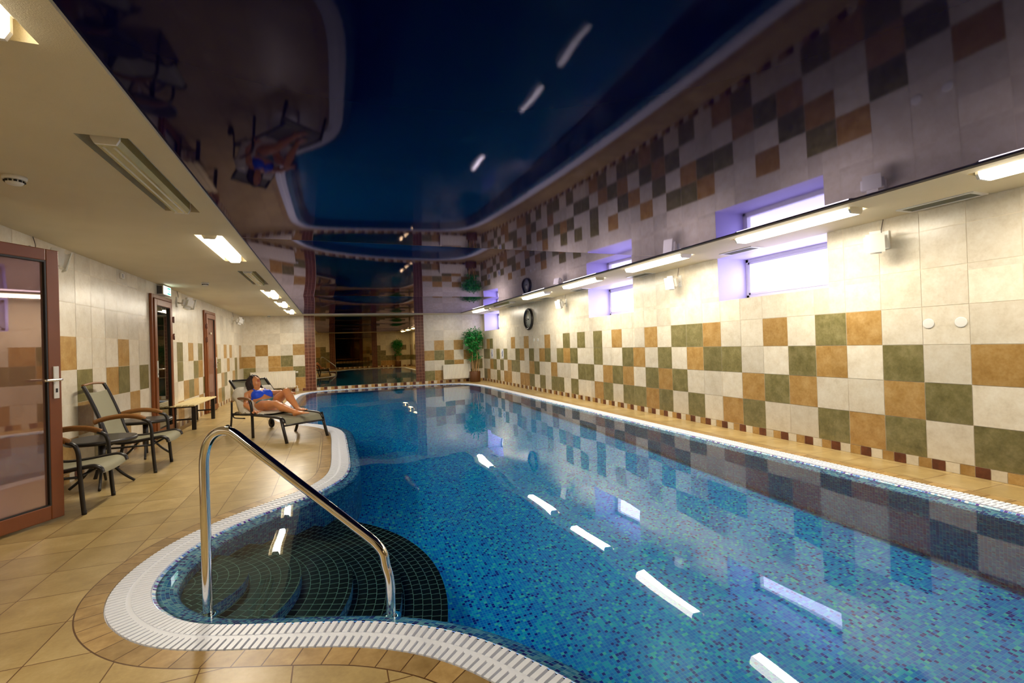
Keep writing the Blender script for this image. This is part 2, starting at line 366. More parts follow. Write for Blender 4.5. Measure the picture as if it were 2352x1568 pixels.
# grating of white slats
def grating():
    bm = bmesh.new(); z0, z1 = -.03, 0.002
    for i in range(NL):
        for a, b in ((.006, .082), (.103, GW-.004)):
            t = Vector((NRM[i].y, -NRM[i].x)); hw = .0112
            q = []
            for o_ in (a, b):
                for s in (-1, 1):
                    w = hw
                    p = LOOP[i]+NRM[i]*o_+t*(s*w)
                    q.append(p)
            lo = [bm.verts.new((p.x, p.y, z0)) for p in q]; hi = [bm.verts.new((p.x, p.y, z1)) for p in q]
            for f in ((hi[0], hi[1], hi[3], hi[2]), (lo[0], lo[2], lo[3], lo[1]), (lo[0], lo[1], hi[1], hi[0]), (lo[2], hi[2], hi[3], lo[3]), (lo[0], hi[0], hi[2], lo[2]), (lo[1], lo[3], hi[3], hi[1])):
                bm.faces.new(f)
    for o0, o1, zz in ((.080, .105, -.002), (.0, .008, -.014), (GW-.008, GW, -.010)):
        A, B = off(o0), off(o1); va = [bm.verts.new((p.x, p.y, zz)) for p in A]; vb = [bm.verts.new((p.x, p.y, zz)) for p in B]
        vc = [bm.verts.new((p.x, p.y, zz-.02)) for p in A]; vd = [bm.verts.new((p.x, p.y, zz-.02)) for p in B]
        for i in range(NL):
            j = (i+1) % NL; bm.faces.new((va[i], va[j], vb[j], vb[i])); bm.faces.new((va[j], va[i], vc[i], vc[j])); bm.faces.new((vb[i], vb[j], vd[j], vd[i]))
    o = fin('gutter_grating', bm, simple('white_grating_plastic', srgb(240, 244, 255), .4, var=.02))
    tag(o, 'white slatted overflow grating running round the whole pool edge', 'grating')
grating()
# entry steps
SC = Vector((-.92, 3.15)); STEPS = [(.43, -.20), (.715, -.335), (1.005, -.47), (1.295, -.605), (1.565, -.74)]
def clip_disc(poly, c, r, n=140):
    cl = [Vector((c.x+r*math.cos(2*math.pi*i/n), c.y+r*math.sin(2*math.pi*i/n))) for i in range(n)]; out = [Vector(p) for p in poly]
    for i in range(n):
        a, b = cl[i], cl[(i+1) % n]; e = b-a; new = []
        if not out: break
        sd = lambda p: e.x*(p.y-a.y)-e.y*(p.x-a.x)
        for k in range(len(out)):
            p, q = out[k-1], out[k]; sp, sq = sd(p), sd(q)
            if (sp >= 0) != (sq >= 0): new.append(p.lerp(q, sp/(sp-sq)))
            if sq >= 0: new.append(q)
        out = new
    res = []
    for p in out:
        if not res or (p-res[-1]).length > 2e-3: res.append(p)
    if (res[0]-res[-1]).length < 2e-3: res.pop()
    return res
st = empty('entry_steps', (SC.x, SC.y, 0), parent=basin)
for r_, z_ in STEPS:
    pl = clip_disc(off(GW+.116), SC, r_)
    o = cdt_face('tread', [(p.x-SC.x, p.y-SC.y) for p in pl], [], z_, TREAD, st)
    bm = bmesh.new(); uvl = bm.loops.layers.uv.new('UVMap'); n = len(pl); s = 0
    for i in range(n):
        a, b = pl[i], pl[(i+1) % n]; L = (b-a).length
        if abs((a-SC).length-r_) < .012 and abs((b-SC).length-r_) < .012:
            q = [bm.verts.new((a.x-SC.x, a.y-SC.y, z_)), bm.verts.new((b.x-SC.x, b.y-SC.y, z_)), bm.verts.new((b.x-SC.x, b.y-SC.y, (z_-.1355 if z_ > -.7 else FLZ))), bm.verts.new((a.x-SC.x, a.y-SC.y, (z_-.1355 if z_ > -.7 else FLZ)))]
            f = bm.faces.new(q)
            for lp, uv in zip(f.loops, ((s, 0), (s+L, 0), (s+L, .22), (s, .22))): lp[uvl].uv = uv
        s += L
    fin('riser', bm, LEDGEM, st, recalc=False)  # lightened mosaic, brighter in colour to offset shade on the risers
# water
def wave(v):
    x, y = v.x, v.y
    return -.012+.0004*math.sin(5.1*x+2.3*y)+.0003*math.sin(-3.7*x+6.9*y+1)+.00016*math.sin(13*x+7*y+2)+.00012*math.sin(9*x-17*y)
ex = []
ip = [tuple(p) for p in off(GW+.01)]
ys = np.arange(.5, 15.4, .09)
for yy in ys:
    for xx in np.arange(-1.0, 4.2, .09):
        if yy > 9 and (int(yy/.09)+int(xx/.09)) % 2: continue
        if inside((xx, yy), ip): ex.append((float(xx), float(yy)))
wt = cdt_face('pool_water', off(GW-.001), [], -.012, WATER, extra=ex, smooth=True, zf=wave)
tag(wt, 'still clear blue water filling the swimming pool', 'water', kind='stuff')
wt.cycles.is_caustics_caster = True
for o in [basin, pf, st]+list(basin.children)+list(st.children):
    if o.type == 'MESH': o.cycles.is_caustics_receiver = True
# ------------------------------------------------------------------ tiled walls
def rect_minus(u0, u1, v0, v1, holes):
    us = sorted({u0, u1, *[min(max(h[k], u0), u1) for h in holes for k in (0, 1)]}); vs = sorted({v0, v1, *[min(max(h[k], v0), v1) for h in holes for k in (2, 3)]})
    out = []
    for a, b in zip(us[:-1], us[1:]):
        for c, d in zip(vs[:-1], vs[1:]):
            if b-a < 1e-4 or d-c < 1e-4: continue
            mu, mv = (a+b)/2, (c+d)/2
            if not any(h[0] < mu < h[1] and h[2] < mv < h[3] for h in holes): out.append((a, b, c, d))
    return out
def wall(name, P, u0, u1, v0, v1, uo, vo, sz, pat, holes, mats, gap=.0022, lift=.002):
    """P(u, v, d) -> point; d is how far in front of the wall"""
    bm = bmesh.new()
    def q(a, b, c, d, dd, mi):
        f = bm.faces.new([bm.verts.new(P(x, y, dd)) for x, y in ((a, c), (b, c), (b, d), (a, d))]); f.material_index = mi
    for r_ in rect_minus(u0, u1, v0, v1, holes): q(*r_, 0, 0)
    i0, i1 = math.floor((u0-uo)/sz[0]+1e-6), math.ceil((u1-uo)/sz[0]-1e-6); j0, j1 = math.floor((v0-vo)/sz[1]+1e-6), math.ceil((v1-vo)/sz[1]-1e-6)
    for i in range(i0, i1):
        for j in range(j0, j1):
            a, b = max(u0, uo+i*sz[0]+gap), min(u1, uo+(i+1)*sz[0]-gap); c, d = max(v0, vo+j*sz[1]+gap), min(v1, vo+(j+1)*sz[1]-gap)
            if b-a < .004 or d-c < .004: continue
            for r_ in rect_minus(a, b, c, d, holes): q(*r_, lift, pat(i, j))
    return fin(name, bm, mats, recalc=False)
WM = [GROUT, CREAM, GREEN, OCHRE]; G_, O_, C_ = 2, 3, 1
RR = {3: {2: 'O', 3: 'G', 5: 'O', 8: 'O', 9: 'G', 10: 'G', 12: 'O', 15: 'O', 17: 'G', 19: 'G', 21: 'G', 24: 'O', 28: 'O', 31: 'O', 37: 'G', 38: 'O'},
      2: {-1: 'O', 1: 'G', 3: 'O', 4: 'G', 7: 'G', 8: 'G', 9: 'O', 11: 'G', 13: 'O', 14: 'G', 17: 'G', 20: 'G', 21: 'O', 22: 'G', 24: 'G', 25: 'O', 27: 'G', 29: 'O', 30: 'G', 33: 'G', 35: 'G', 38: 'G', 39: 'G'},
      1: {0: 'G', 1: 'O', 4: 'O', 5: 'G', 6: 'O', 10: 'G', 11: 'O', 12: 'G', 14: 'O', 15: 'G', 16: 'O', 18: 'G', 19: 'G', 23: 'O', 26: 'G', 27: 'O', 30: 'G', 31: 'G', 32: 'O', 34: 'G', 36: 'G', 37: 'O'},
      0: {-1: 'G', 1: 'G', 2: 'O', 3: 'G', 6: 'G', 7: 'O', 9: 'G', 11: 'G', 12: 'O', 13: 'G', 14: 'G', 16: 'G', 17: 'O', 20: 'G', 22: 'G', 23: 'G', 25: 'G', 27: 'G', 28: 'O', 29: 'O', 32: 'O', 33: 'O', 35: 'G', 38: 'O', 39: 'G'}}
LL = {3: {-4: 'O', 0: 'O', 7: 'G', 9: 'O', 15: 'O', 18: 'O', 20: 'O', 24: 'O', 11: 'G'},
      2: {-3: 'G', -1: 'O', 0: 'G', 2: 'G', 7: 'G', 10: 'G', 11: 'O', 16: 'G', 15: 'G', 19: 'O', 22: 'G', 24: 'O', 25: 'O'},
      1: {1: 'O', -3: 'O', 8: 'O', 9: 'G', 10: 'O', 12: 'G', 17: 'O', 18: 'G', 21: 'O', 22: 'G'},
      0: {-2: 'G', 0: 'O', 5: 'G', 7: 'O', 16: 'O', 17: 'G', 20: 'G', 23: 'O', -4: 'O', 11: 'O'}}
BL = {3: {0: 'O', 3: 'O'}, 2: {-1: 'O', 1: 'O', 2: 'G'}, 1: {-1: 'G', 1: 'O', 2: 'O', 3: 'G'}, 0: {3: 'O', 0: 'O', 1: 'G'}}
BR = {3: {0: 'O', 2: 'O', 5: 'G'}, 2: {-1: 'O', 0: 'G', 1: 'O', 3: 'O'}, 1: {1: 'G', 2: 'O', 4: 'G'}, 0: {-1: 'G', 0: 'O', 3: 'G'}}
def patf(D, near=None):
    def f(i, j):
        c = D.get(j, {}).get(i)
        if c is None and near and near(i) and 0 <= j < 4:
            h = (i*7919+j*104729+i*j*31) % 10; c = 'O' if h < 2 + (j < 2) else ('G' if h > 7 else None)
        return {'G': G_, 'O': O_}.get(c, C_)
    return f
SZ = .09; Y0 = 2.304; YL = 7.045
WIN = [(3.47, 4.985), (6.915, 8.445), (13.93, 15.47)]; WZ0 = 1.70; XREV = 5.45
holesR = [(a, b, WZ0, 3) for a, b in WIN]
DH = [(2.86, 3.80, 0, 2.11)]
wr = struct(wall('wall_right', lambda u, v, d: (XR-d, u, v), YF, YB, SZ, ZC, Y0, SZ, (T, T), patf(RR, lambda i: i < -1), holesR, WM))
wl = struct(wall('wall_left', lambda u, v, d: (XL+d, u, v), YF, YB, SZ, ZC, YL, SZ, (T, T), patf(LL, lambda i: i < -5), DH, WM))
wb1 = struct(wall('wall_back', lambda u, v, d: (u, YB-d, v), XL, -.755, SZ, ZC, -2.091, SZ, (T, T), patf(BL), [], WM))
wb2 = struct(wall('wall_back', lambda u, v, d: (u, YB-d, v), 2.845, XR, SZ, ZC, 3.19, SZ, (T, T), patf(BR), [], WM))
wbm = struct(wall('wall_back', lambda u, v, d: (u, YB-d, v), -.755, 2.845, SZ, ZC, 3.19, SZ, (T, T), patf({}), [], WM))
wf = struct(wall('wall_front', lambda u, v, d: (-u, YF+d, v), -XR, -XL, SZ, ZC, 0, SZ, (T, T), patf({}, lambda i: True), [], WM))
SM = [GROUT, CREAM, OCHRE, BROWN]
def strip(name, P, u0, u1, uo, ph=0, flip=False, holes=()):
    return struct(wall(name, P, u0, u1, 0, SZ, uo, 0, (.1, SZ), lambda i, j: ([2, 1, 3] if not flip else [3, 1, 2])[(i+ph) % 3], list(holes), SM, lift=.003))
strip('baseboard_right', lambda u, v, d: (XR-d, u, v), YF, YB, Y0)
strip('baseboard_left', lambda u, v, d: (XL+d, u, v), YF, YB, YL, 1, holes=[(2.86, 3.80, -1, 3)])
strip('baseboard_back', lambda u, v, d: (u, YB-d, v), XL, XR, -.45, 1, True)
strip('baseboard_front', lambda u, v, d: (-u, YF+d, v), -XR, -XL, 0)
# mosaic pillars with the bronze mirror between them
def pillar(x0, x1, y, sgn, z0):
    bm = bmesh.new(); dp = .035*sgn
    box(bm, x0, x1, min(y, y-dp), max(y, y-dp), z0, ZC)
    for k in range(3):
        for j in range(40):
            a = x0+(x1-x0)*k/3+.003; b = x0+(x1-x0)*(k+1)/3-.003; c = z0+j*.1+.003; d = min(ZC, c+.094)
            if d-c < .01: continue
            yy = y-dp-.002*sgn; f = bm.faces.new([bm.verts.new(p) for p in ((a, yy, c), (b, yy, c), (b, yy, d), (a, yy, d))]); f.material_index = 1
    for sx, xx in ((-1, x0), (1, x1)):
        for j in range(40):
            c = z0+j*.1+.003; d = min(ZC, c+.094)
            if d-c < .01: continue
            x2 = xx+.001*sx; f = bm.faces.new([bm.verts.new(p) for p in ((x2, y, c), (x2, y-dp, c), (x2, y-dp, d), (x2, y, d))]); f.material_index = 1
    o = fin('mosaic_pillar', bm, [GROUTP, BROWN], recalc=False); struct(o)
pillar(-.76, -.47, YB, 1, 0.0); pillar(2.565, 2.85, YB, 1, SZ)
pillar(-.12, .20, YF, -1, 0); pillar(2.45, 2.78, YF, -1, 0)
def mirror(x0, x1, y, sgn, lab):
    bm = bmesh.new(); box(bm, x0, x1, min(y-.004*sgn, y-.012*sgn), max(y-.004*sgn, y-.012*sgn), SZ+.004, ZC-.004)
    o = fin('wall_mirror', bm, MIRROR); tag(o, lab, 'mirror'); 
    bm = bmesh.new(); box(bm, x0, x0+.012, min(y-.012*sgn, y-.018*sgn), max(y-.012*sgn, y-.018*sgn), SZ+.004, ZC-.004)
    fin('edge_strip', bm, simple('pale_edge', srgb(215, 190, 150), .4), o)
mirror(-.468, 2.563, YB, 1, 'wide bronze-tinted wall mirror between the two mosaic pillars at the far end')
mirror(.202, 2.448, YF, -1, 'bronze-tinted mirror on the near end wall, opposite the far one')
# ------------------------------------------------------------------ windows
for k, (a, b) in enumerate(WIN):
    bm = bmesh.new()
    def q(*p): bm.faces.new([bm.verts.new(x) for x in p])
    q((XR, a, WZ0), (XREV, a, WZ0+.04), (XREV, b, WZ0+.04), (XR, b, WZ0)); q((XR, a, WZ0), (XREV+.03, a, WZ0), (XREV+.03, a, ZC), (XR, a, ZC)); q((XR, b, WZ0), (XREV+.03, b, WZ0), (XREV+.03, b, ZC), (XR, b, ZC))
    q((XR, a, ZC), (XREV+.03, a, ZC), (XREV+.03, b, ZC), (XR, b, ZC))
    rv = fin('window_reveal', bm, REVEAL, wr, recalc=False)
    bm = bmesh.new(); fw = .045; z0, z1 = WZ0+.04, ZC
    rbox(bm, XREV-.05, XREV+.02, a, a+fw, z0, z1); rbox(bm, XREV-.05, XREV+.02, b-fw, b, z0, z1)
    rbox(bm, XREV-.05, XREV+.02, a, b, z0, z0+fw); rbox(bm, XREV-.05, XREV+.02, a, b, z1-fw, z1)
    fr = struct(fin('window_%d' % (k+1), bm, WHITE))
    bm = bmesh.new(); g0, g1 = a+fw, b-fw
    for (u, v, w, x) in ((g0, g0+.03, z0+fw, z1-fw), (g1-.03, g1, z0+fw, z1-fw), (g0, g1, z0+fw, z0+fw+.03), (g0, g1, z1-fw-.03, z1-fw)): rbox(bm, XREV-.058, XREV+.01, u, v, w, x, .003)
    sh = fin('sash', bm, WHITE, fr)
    bm = bmesh.new(); box(bm, XREV-.012, XREV-.006, g0+.02, g1-.02, z0+fw+.02, z1-fw-.02); fin('pane', bm, PANE, sh)
    lt = bpy.data.lights.new('window_portal', 'AREA'); lt.shape = 'RECTANGLE'; lt.size = (z1-z0-.15); lt.size_y = b-a-.15; lt.cycles.is_portal = True
    lo = bpy.data.objects.new('window_portal', lt); COL.objects.link(lo); lo.location = (XREV+.06, (a+b)/2, (z0+z1)/2); lo.rotation_euler = (0, math.radians(90), 0)
# ------------------------------------------------------------------ ceilings
LB = [(y, y+1.34) for y in (.72, 2.83, 4.95, 7.03, 9.13, 11.20, 13.32)]
LT = [(y, y+1.30) for y in (.62, 2.69, 4.77, 6.83, 8.89, 10.96, 13.02)]
LXL, LXR = (-1.12, -.90), (4.11, 4.33)
holes_c = [(LXL[0], LXL[1], a, b) for a, b in LB]+[(LXR[0], LXR[1], a, b) for a, b in LT]
def ceiling():
    bm = bmesh.new()
    def h(x, y, z): return bm.verts.new((x, y, z))
    rects = rect_minus(XL, XR, YF, YB, holes_c+[(PX0, PX1, PY0, PY1)])
    for a, b, c, d in rects: bm.faces.new((h(a, c, ZC), h(a, d, ZC), h(b, d, ZC), h(b, c, ZC)))
    D = .085
    for a, b, c, d in holes_c:
        for p in (((a, c), (b, c)), ((b, c), (b, d)), ((b, d), (a, d)), ((a, d), (a, c))):
            bm.faces.new((h(*p[0], ZC), h(*p[1], ZC), h(*p[1], ZC+D), h(*p[0], ZC+D)))
        bm.faces.new((h(a, c, ZC+D), h(b, c, ZC+D), h(b, d, ZC+D), h(a, d, ZC+D)))
    for p in (((PX0, PY0), (PX1, PY0)), ((PX1, PY0), (PX1, PY1)), ((PX1, PY1), (PX0, PY1)), ((PX0, PY1), (PX0, PY0))):
        bm.faces.new((h(*p[0], ZC), h(*p[1], ZC), h(*p[1], ZC+.05), h(*p[0], ZC+.05)))
    # slab that closes the room above
    bm.faces.new((h(XL-1.6, YF-.2, ZC+.2), h(XREV+.1, YF-.2, ZC+.2), h(XREV+.1, YB+.2, ZC+.2), h(XL-1.6, YB+.2, ZC+.2)))
    o = fin('ceiling', bm, PLASTER, recalc=False); struct(o); return o
ceil = ceiling()
def vinyl_panel(y0, y1, s0):
    nx, ny = 60, 64; bm = bmesh.new(); g = []
    xc, hw, yc, hl = (PX0+PX1)/2, (PX1-PX0)/2, (y0+y1)/2, (y1-y0)/2
    for i in range(nx+1):
        row = []
        for j in range(ny+1):
            x = PX0+(PX1-PX0)*i/nx; y = y0+(y1-y0)*j/ny; u = abs((x-xc)/hw); v = (y-yc)/hl
            z = ZP-s0*(1-u**2.6)*(1-v*v)
            row.append(bm.verts.new((x, y, z)))
        g.append(row)
    for i in range(nx):
        for j in range(ny): bm.faces.new((g[i][j], g[i][j+1], g[i+1][j+1], g[i+1][j]))
    return fin('stretch_ceiling_panel', bm, VINYL, ceil, smooth=True, recalc=False)
for y0, y1, s0 in ((0, 5.05, .037), (5.055, 10.1, .044), (10.105, 15.12, .038)): vinyl_panel(y0, y1, s0)
# ------------------------------------------------------------------ tube lamps in their recesses
DP = [(-.080, 0), (-.080, -.062), (-.060, -.093), (.060, -.093), (.080, -.062), (.080, 0)]
def lamp(x, y0, L, lit, lab, grp=None, sc=1.0):
    t = empty('ceiling_lamp', (x, y0+L/2, ZC+.085)); h = L/2-.03
    tag(t, lab, 'lamp', grp); t.scale = (sc, 1, .5+.5*sc)
    bm = bmesh.new(); rbox(bm, -.088, .088, -h, h, -.035, 0, .004); fin('housing', bm, WHITE, t)
    bm = bmesh.new(); P = [(px, pz-.034) for px, pz in DP]; a = [bm.verts.new((px, -h+.02, pz)) for px, pz in P]; b = [bm.verts.new((px, h-.02, pz)) for px, pz in P]
    for i in range(len(P)-1): bm.faces.new((a[i], a[i+1], b[i+1], b[i]))
    fin('diffuser', bm, LIT if lit else UNLIT, t)
    for s in (-1, 1):
        bm = bmesh.new(); y = s*(h-.02); q = [bm.verts.new((px*1.02, y, pz)) for px, pz in P]; r_ = [bm.verts.new((px*1.02, y+s*.016, pz)) for px, pz in P]
        bm.faces.new(q); bm.faces.new(r_[::-1])
        for i in range(len(P)): j = (i+1) % len(P); bm.faces.new((q[i], q[j], r_[j], r_[i]))
        fin('end_cap', bm, WHITE, t)
    if not lit:
        for s in (-.032, .032):
            bm = bmesh.new(); tube(bm, [(s, -h+.04, -.120), (s, h-.04, -.120)], .012, 8); fin('tube', bm, simple('unlit_tube', srgb(225, 222, 205), .3, var=.02), t)
    if lit:
        lt = bpy.data.lights.new('tube_light', 'AREA'); lt.shape = 'RECTANGLE'; lt.size = .105; lt.size_y = 2*h-.06; lt.energy = LAMP_W; lt.color = LAMP_COL
        lt.cycles.is_caustics_light = True
        lo = bpy.data.objects.new('tube_light', lt); COL.objects.link(lo); lo.location = (0, 0, -.1300); lo.parent = t
ordn = ['first', 'second', 'third', 'fourth', 'fifth', 'sixth', 'seventh']
for k, (a, b) in enumerate(LB): lamp(-1.01, a, b-a, k not in (1, 3), '%s tube lamp in the soffit over the chairs, %s one away from the camera' % ('glowing' if k not in (1, 3) else 'unlit', ordn[k]), sc=.72)
for k, (a, b) in enumerate(LT): lamp(4.22, a, b-a, k != 5, '%s tube lamp in the soffit by the windows, %s one away from the camera' % ('glowing' if k != 5 else 'unlit', ordn[k]))
# ------------------------------------------------------------------ air grilles, detectors
for k, (a, b) in enumerate([(2.13, 2.67), (4.20, 4.70), (6.22, 6.74), (8.24, 8.76), (9.93, 10.42), (12.2, 12.7), (14.1, 14.55)]):
    t = empty('vent_grille', (4.745, (a+b)/2, ZC)); w = (b-a)/2
    tag(t, 'narrow grey air slot in the window-side soffit, %s from the camera' % ordn[k], 'vent', 'air slots in the window-side soffit')
    bm = bmesh.new(); 
    for r_ in rect_minus(-.1, .1, -w, w, [(-.075, .075, -w+.03, w-.03)]): box(bm, r_[0], r_[1], r_[2], r_[3], -.009, 0)
    fin('frame', bm, WHITE, t)
    bm = bmesh.new(); box(bm, -.075, .075, -w+.03, w-.03, -.002, -.0005)
    for s in range(7): box(bm, -.07+s*.022, -.064+s*.022, -w+.03, w-.03, -.007, -.002)
    fin('louvre', bm, GREY, t)
def detector(x, y, r, lab):
    t = empty('smoke_detector', (x, y, ZC)); tag(t, lab, 'detector')
    bm = bmesh.new(); lathe(bm, [(r, 0), (r, -.012), (r*.92, -.022)], 24); fin('base', bm, WHITE, t)
    bm = bmesh.new(); lathe(bm, [(r*.72, -.02), (r*.72, -.036), (r*.6, -.046), (.001, -.048)], 24); o = fin('head', bm, WHITE, t)
    bm = bmesh.new()
    for k in range(12):
        a = k*math.pi/6; c, s = math.cos(a)*r*.722, math.sin(a)*r*.722
        box(bm, c-.006, c+.006, s-.006, s+.006, -.035, -.025)
    fin('vent_slots', bm, SHADE, t)
detector(-1.70, 3.60, .055, 'white round smoke detector near the unlit lamp over the chairs')
detector(-1.74, 8.25, .05, 'small round detector on the soffit beyond the exit sign')
detector(-1.69, 15.5, .04, 'tiny round detector at the far end of the soffit above the radiator')
# ------------------------------------------------------------------ loudspeakers
def speaker(x, y, z, side, tilt, lab):
    t = empty('loudspeaker', (x, y, z)); t.rotation_euler = (0, 0, 0); tag(t, lab, 'speaker', 'white loudspeakers on the walls'); s = side
    bm = bmesh.new(); b2 = bmesh.new(); box(b2, -.085, .085, -.095, .095, -.11, .11)
    for v in b2.verts:
        if v.co.x*s > 0: v.co.y *= .72; v.co.z *= .80
    bmesh.ops.recalc_face_normals(b2, faces=b2.faces); bmesh.ops.bevel(b2, geom=b2.edges[:], offset=.045, segments=4, affect='EDGES')
    M = Matrix.Translation((-s*.16, 0, -.02)) @ Matrix.Rotation(tilt, 4, 'Z') @ Matrix.Rotation(-s*.25, 4, 'Y'); merge(bm, b2, 0, M); fin('cabinet', bm, WHITE, t)
    bm = bmesh.new(); b2 = bmesh.new(); box(b2, -.004, .004, -.07, .07, -.085, .085); merge(bm, b2, 0, M @ Matrix.Translation((-s*.086, 0, 0))); fin('grille', bm, simple('pale_grille', srgb(214, 212, 204), .6, var=.1, scale=400), t)
    bm = bmesh.new(); rbox(bm, -.02 if s > 0 else 0, 0 if s > 0 else .02, -.03, .03, -.08, .09); tube(bm, [(-s*.01, 0, -.01), (-s*.1, 0, -.02)], .013, 8); fin('bracket', bm, WHITE, t)
    bm = bmesh.new(); tube(bm, spline([(-s*.012, .03, .06), (-s*.02, .035, .10), (-s*.01, .02, ZC-z)], 5), .004, 6); fin('cable', bm, simple('grey_cable', srgb(120, 110, 100), .6), t)
speaker(XR, 2.90, 2.07, 1, .5, 'white loudspeaker on the window wall, nearest the camera')
speaker(XR, 5.72, 2.07, 1, .4, 'white loudspeaker on the window wall between the two nearer windows')
speaker(XR, 9.40, 2.09, 1, .4, 'small white loudspeaker on the window wall between the clock and a window')
speaker(XL, 5.30, 2.10, -1, .6, 'white loudspeaker showing above the top of the open glass door')
speaker(XL, 9.42, 2.09, -1, .8, 'white loudspeaker beside the lit exit sign')
speaker(XL, 14.2, 2.07, -1, .7, 'white loudspeaker near the far corner of the chair-side wall')
bm = bmesh.new(); rbox(bm, XL+.002, XL+.03, 7.14, 7.22, 2.17, 2.235, .006); sb = fin('sensor_box', bm, WHITE); tag(sb, 'small white sensor box high on the wall between chairs and doors', 'sensor')
bm = bmesh.new(); box(bm, XL+.030, XL+.031, 7.15, 7.165, 2.18, 2.225); fin('slot', bm, SHADE, sb)
# ------------------------------------------------------------------ clock, wall discs, small signs
t = empty('wall_clock', (XR, 11.55, 1.86)); tag(t, 'large round black-rimmed wall clock on the window wall', 'clock')
bm = bmesh.new(); R0 = .285
lathe(bm, [(R0, 0), (R0+.004, -.03), (R0-.01, -.055), (R0-.035, -.062), (R0-.052, -.048), (R0-.055, -.02)], 48, axis='x'); fin('rim', bm, BLACK, t)
bm = bmesh.new(); lathe(bm, [(R0-.05, -.012), (R0-.05, -.02), (.0005, -.0201)], 48, axis='x'); dl = fin('dial', bm, simple('clock_dial', srgb(196, 196, 180), .5, var=.03), t)
for k in range(12):
    bm = bmesh.new(); a = k*math.pi/6; b2 = bmesh.new(); box(b2, -.0225, -.0203, -.006, .006, .16, .205 if k % 3 else .215); merge(bm, b2, 0, Matrix.Rotation(a, 4, 'X')); fin('hour_mark', bm, SHADE, t)
for nm, L, w, a in (('hour_hand', .11, .007, -1.35), ('minute_hand', .17, .005, -1.75)):
    bm = bmesh.new(); b2 = bmesh.new(); box(b2, -.026, -.023, -w, w, -.03, L); merge(bm, b2, 0, Matrix.Rotation(a, 4, 'X')); fin(nm, bm, SHADE, t)
bm = bmesh.new(); lathe(bm, [(.014, -.02), (.014, -.03), (.001, -.031)], 16, axis='x'); fin('hub', bm, SHADE, t)
for y, lab in ((2.36, 'white round wall disc on the window wall, the nearer of the near pair'), (2.59, 'white round wall disc on the window wall, the farther of the near pair'), (11.02, 'tiny pale round wall disc below the clock, the nearer of two'), (11.28, 'tiny pale round wall disc below the clock, the farther of two')):
    bm = bmesh.new(); z = 1.275 if y < 5 else 1.305; lathe(bm, [(.043, 0), (.043, -.004), (.041, -.0055), (.038, -.0058), (.001, -.006)], 28, c=(XR-.002, y, z), axis='x'); o = fin('wall_disc', bm, WHITE); tag(o, lab, 'wall disc')
SIGNB = simple('pale_sign_sheet', srgb(214, 216, 224), .4, var=.02); INK = simple('blue_black_ink', srgb(40, 62, 110), .5)
for y, lab, pts in ((14.72, 'small pictogram sign in the tile row by the potted plant', [(0, .05), (.03, .0), (-.02, -.04), (.02, -.09)]), (13.72, 'small pale pictogram sign next along from the plant corner', [(-.02, .07), (.015, .02), (-.01, -.03), (.02, -.08)])):
    t = empty('pictogram_sign', (XR-.003, y, .93)); tag(t, lab, 'sign')
    bm = bmesh.new(); box(bm, -.004, 0, -.10, .10, -.14, .14); fin('sheet', bm, SIGNB, t)
    bm = bmesh.new(); tube(bm, [(-.006, a, b) for a, b in pts], .011, 6); lathe(bm, [(.018, -.009), (.001, -.0095)], 12, c=(0, -.02, .09), axis='x'); fin('figure', bm, INK, t)
# ------------------------------------------------------------------ exit sign
t = empty('exit_sign', (XL, 8.66, 2.19)); tag(t, 'lit green and white running-man exit sign above the glass door', 'sign')
bm = bmesh.new(); rbox(bm, .001, .085, -.19, .17, -.07, .07, .006); fin('housing', bm, WHITE, t)
bm = bmesh.new(); box(bm, .085, .0865, -.18, .16, -.062, .062); fin('panel', bm, SIGNW, t)
bm = bmesh.new()
for a, b, c, d in ((-.01, .15, .03, .052), (-.01, .15, -.052, -.03), (-.01, .01, -.03, .03), (.13, .15, -.03, .03)): box(bm, .0866, .0875, a, b, c, d)
tube(bm, [(.0872, .04, .012), (.0872, .07, -.004), (.0872, .05, -.022)], .005, 6); tube(bm, [(.0872, .06, .0), (.0872, .09, -.018)], .005, 6); tube(bm, [(.0872, .05, .01), (.0872, .085, .008)], .004, 6)
lathe(bm, [(.008, .0866), (.001, .0878)], 10, c=(0, .052, .022), axis='x'); fin('pictogram', bm, SIGNG, t)
bm = bmesh.new(); box(bm, .0, .07, -.192, -.19, -.06, .06); fin('end_plate', bm, simple('dark_end_plate', srgb(70, 72, 76), .4), t)
# ------------------------------------------------------------------ doors
def frame(bm, w, h, f, d0, d1, bot=None):
    bot = f if bot is None else bot
    rbox(bm, d0, d1, 0, f, 0, h, .006); rbox(bm, d0, d1, w-f, w, 0, h, .006); rbox(bm, d0, d1, f, w-f, h-f, h, .006)
    if bot: rbox(bm, d0, d1, f, w-f, 0, bot, .006)
def handle(parent, x, y, z, s, rough=None):
    bm = bmesh.new(); rbox(bm, x, x+.008, y-.018, y+.018, z-.12, z+.12, .003); pl = fin('handle_plate', bm, WHITE, parent)
    bm = bmesh.new(); tube(bm, spline([(x+.004, y, z), (x+.05, y, z), (x+.055, y+s*.02, z), (x+.055, y+s*.13, z)], 4), .009, 8); fin('lever', bm, CHROME, pl)
    bm = bmesh.new(); box(bm, x+.008, x+.0095, y-.006, y+.006, z-.085, z-.06); fin('keyhole', bm, SHADE, pl)
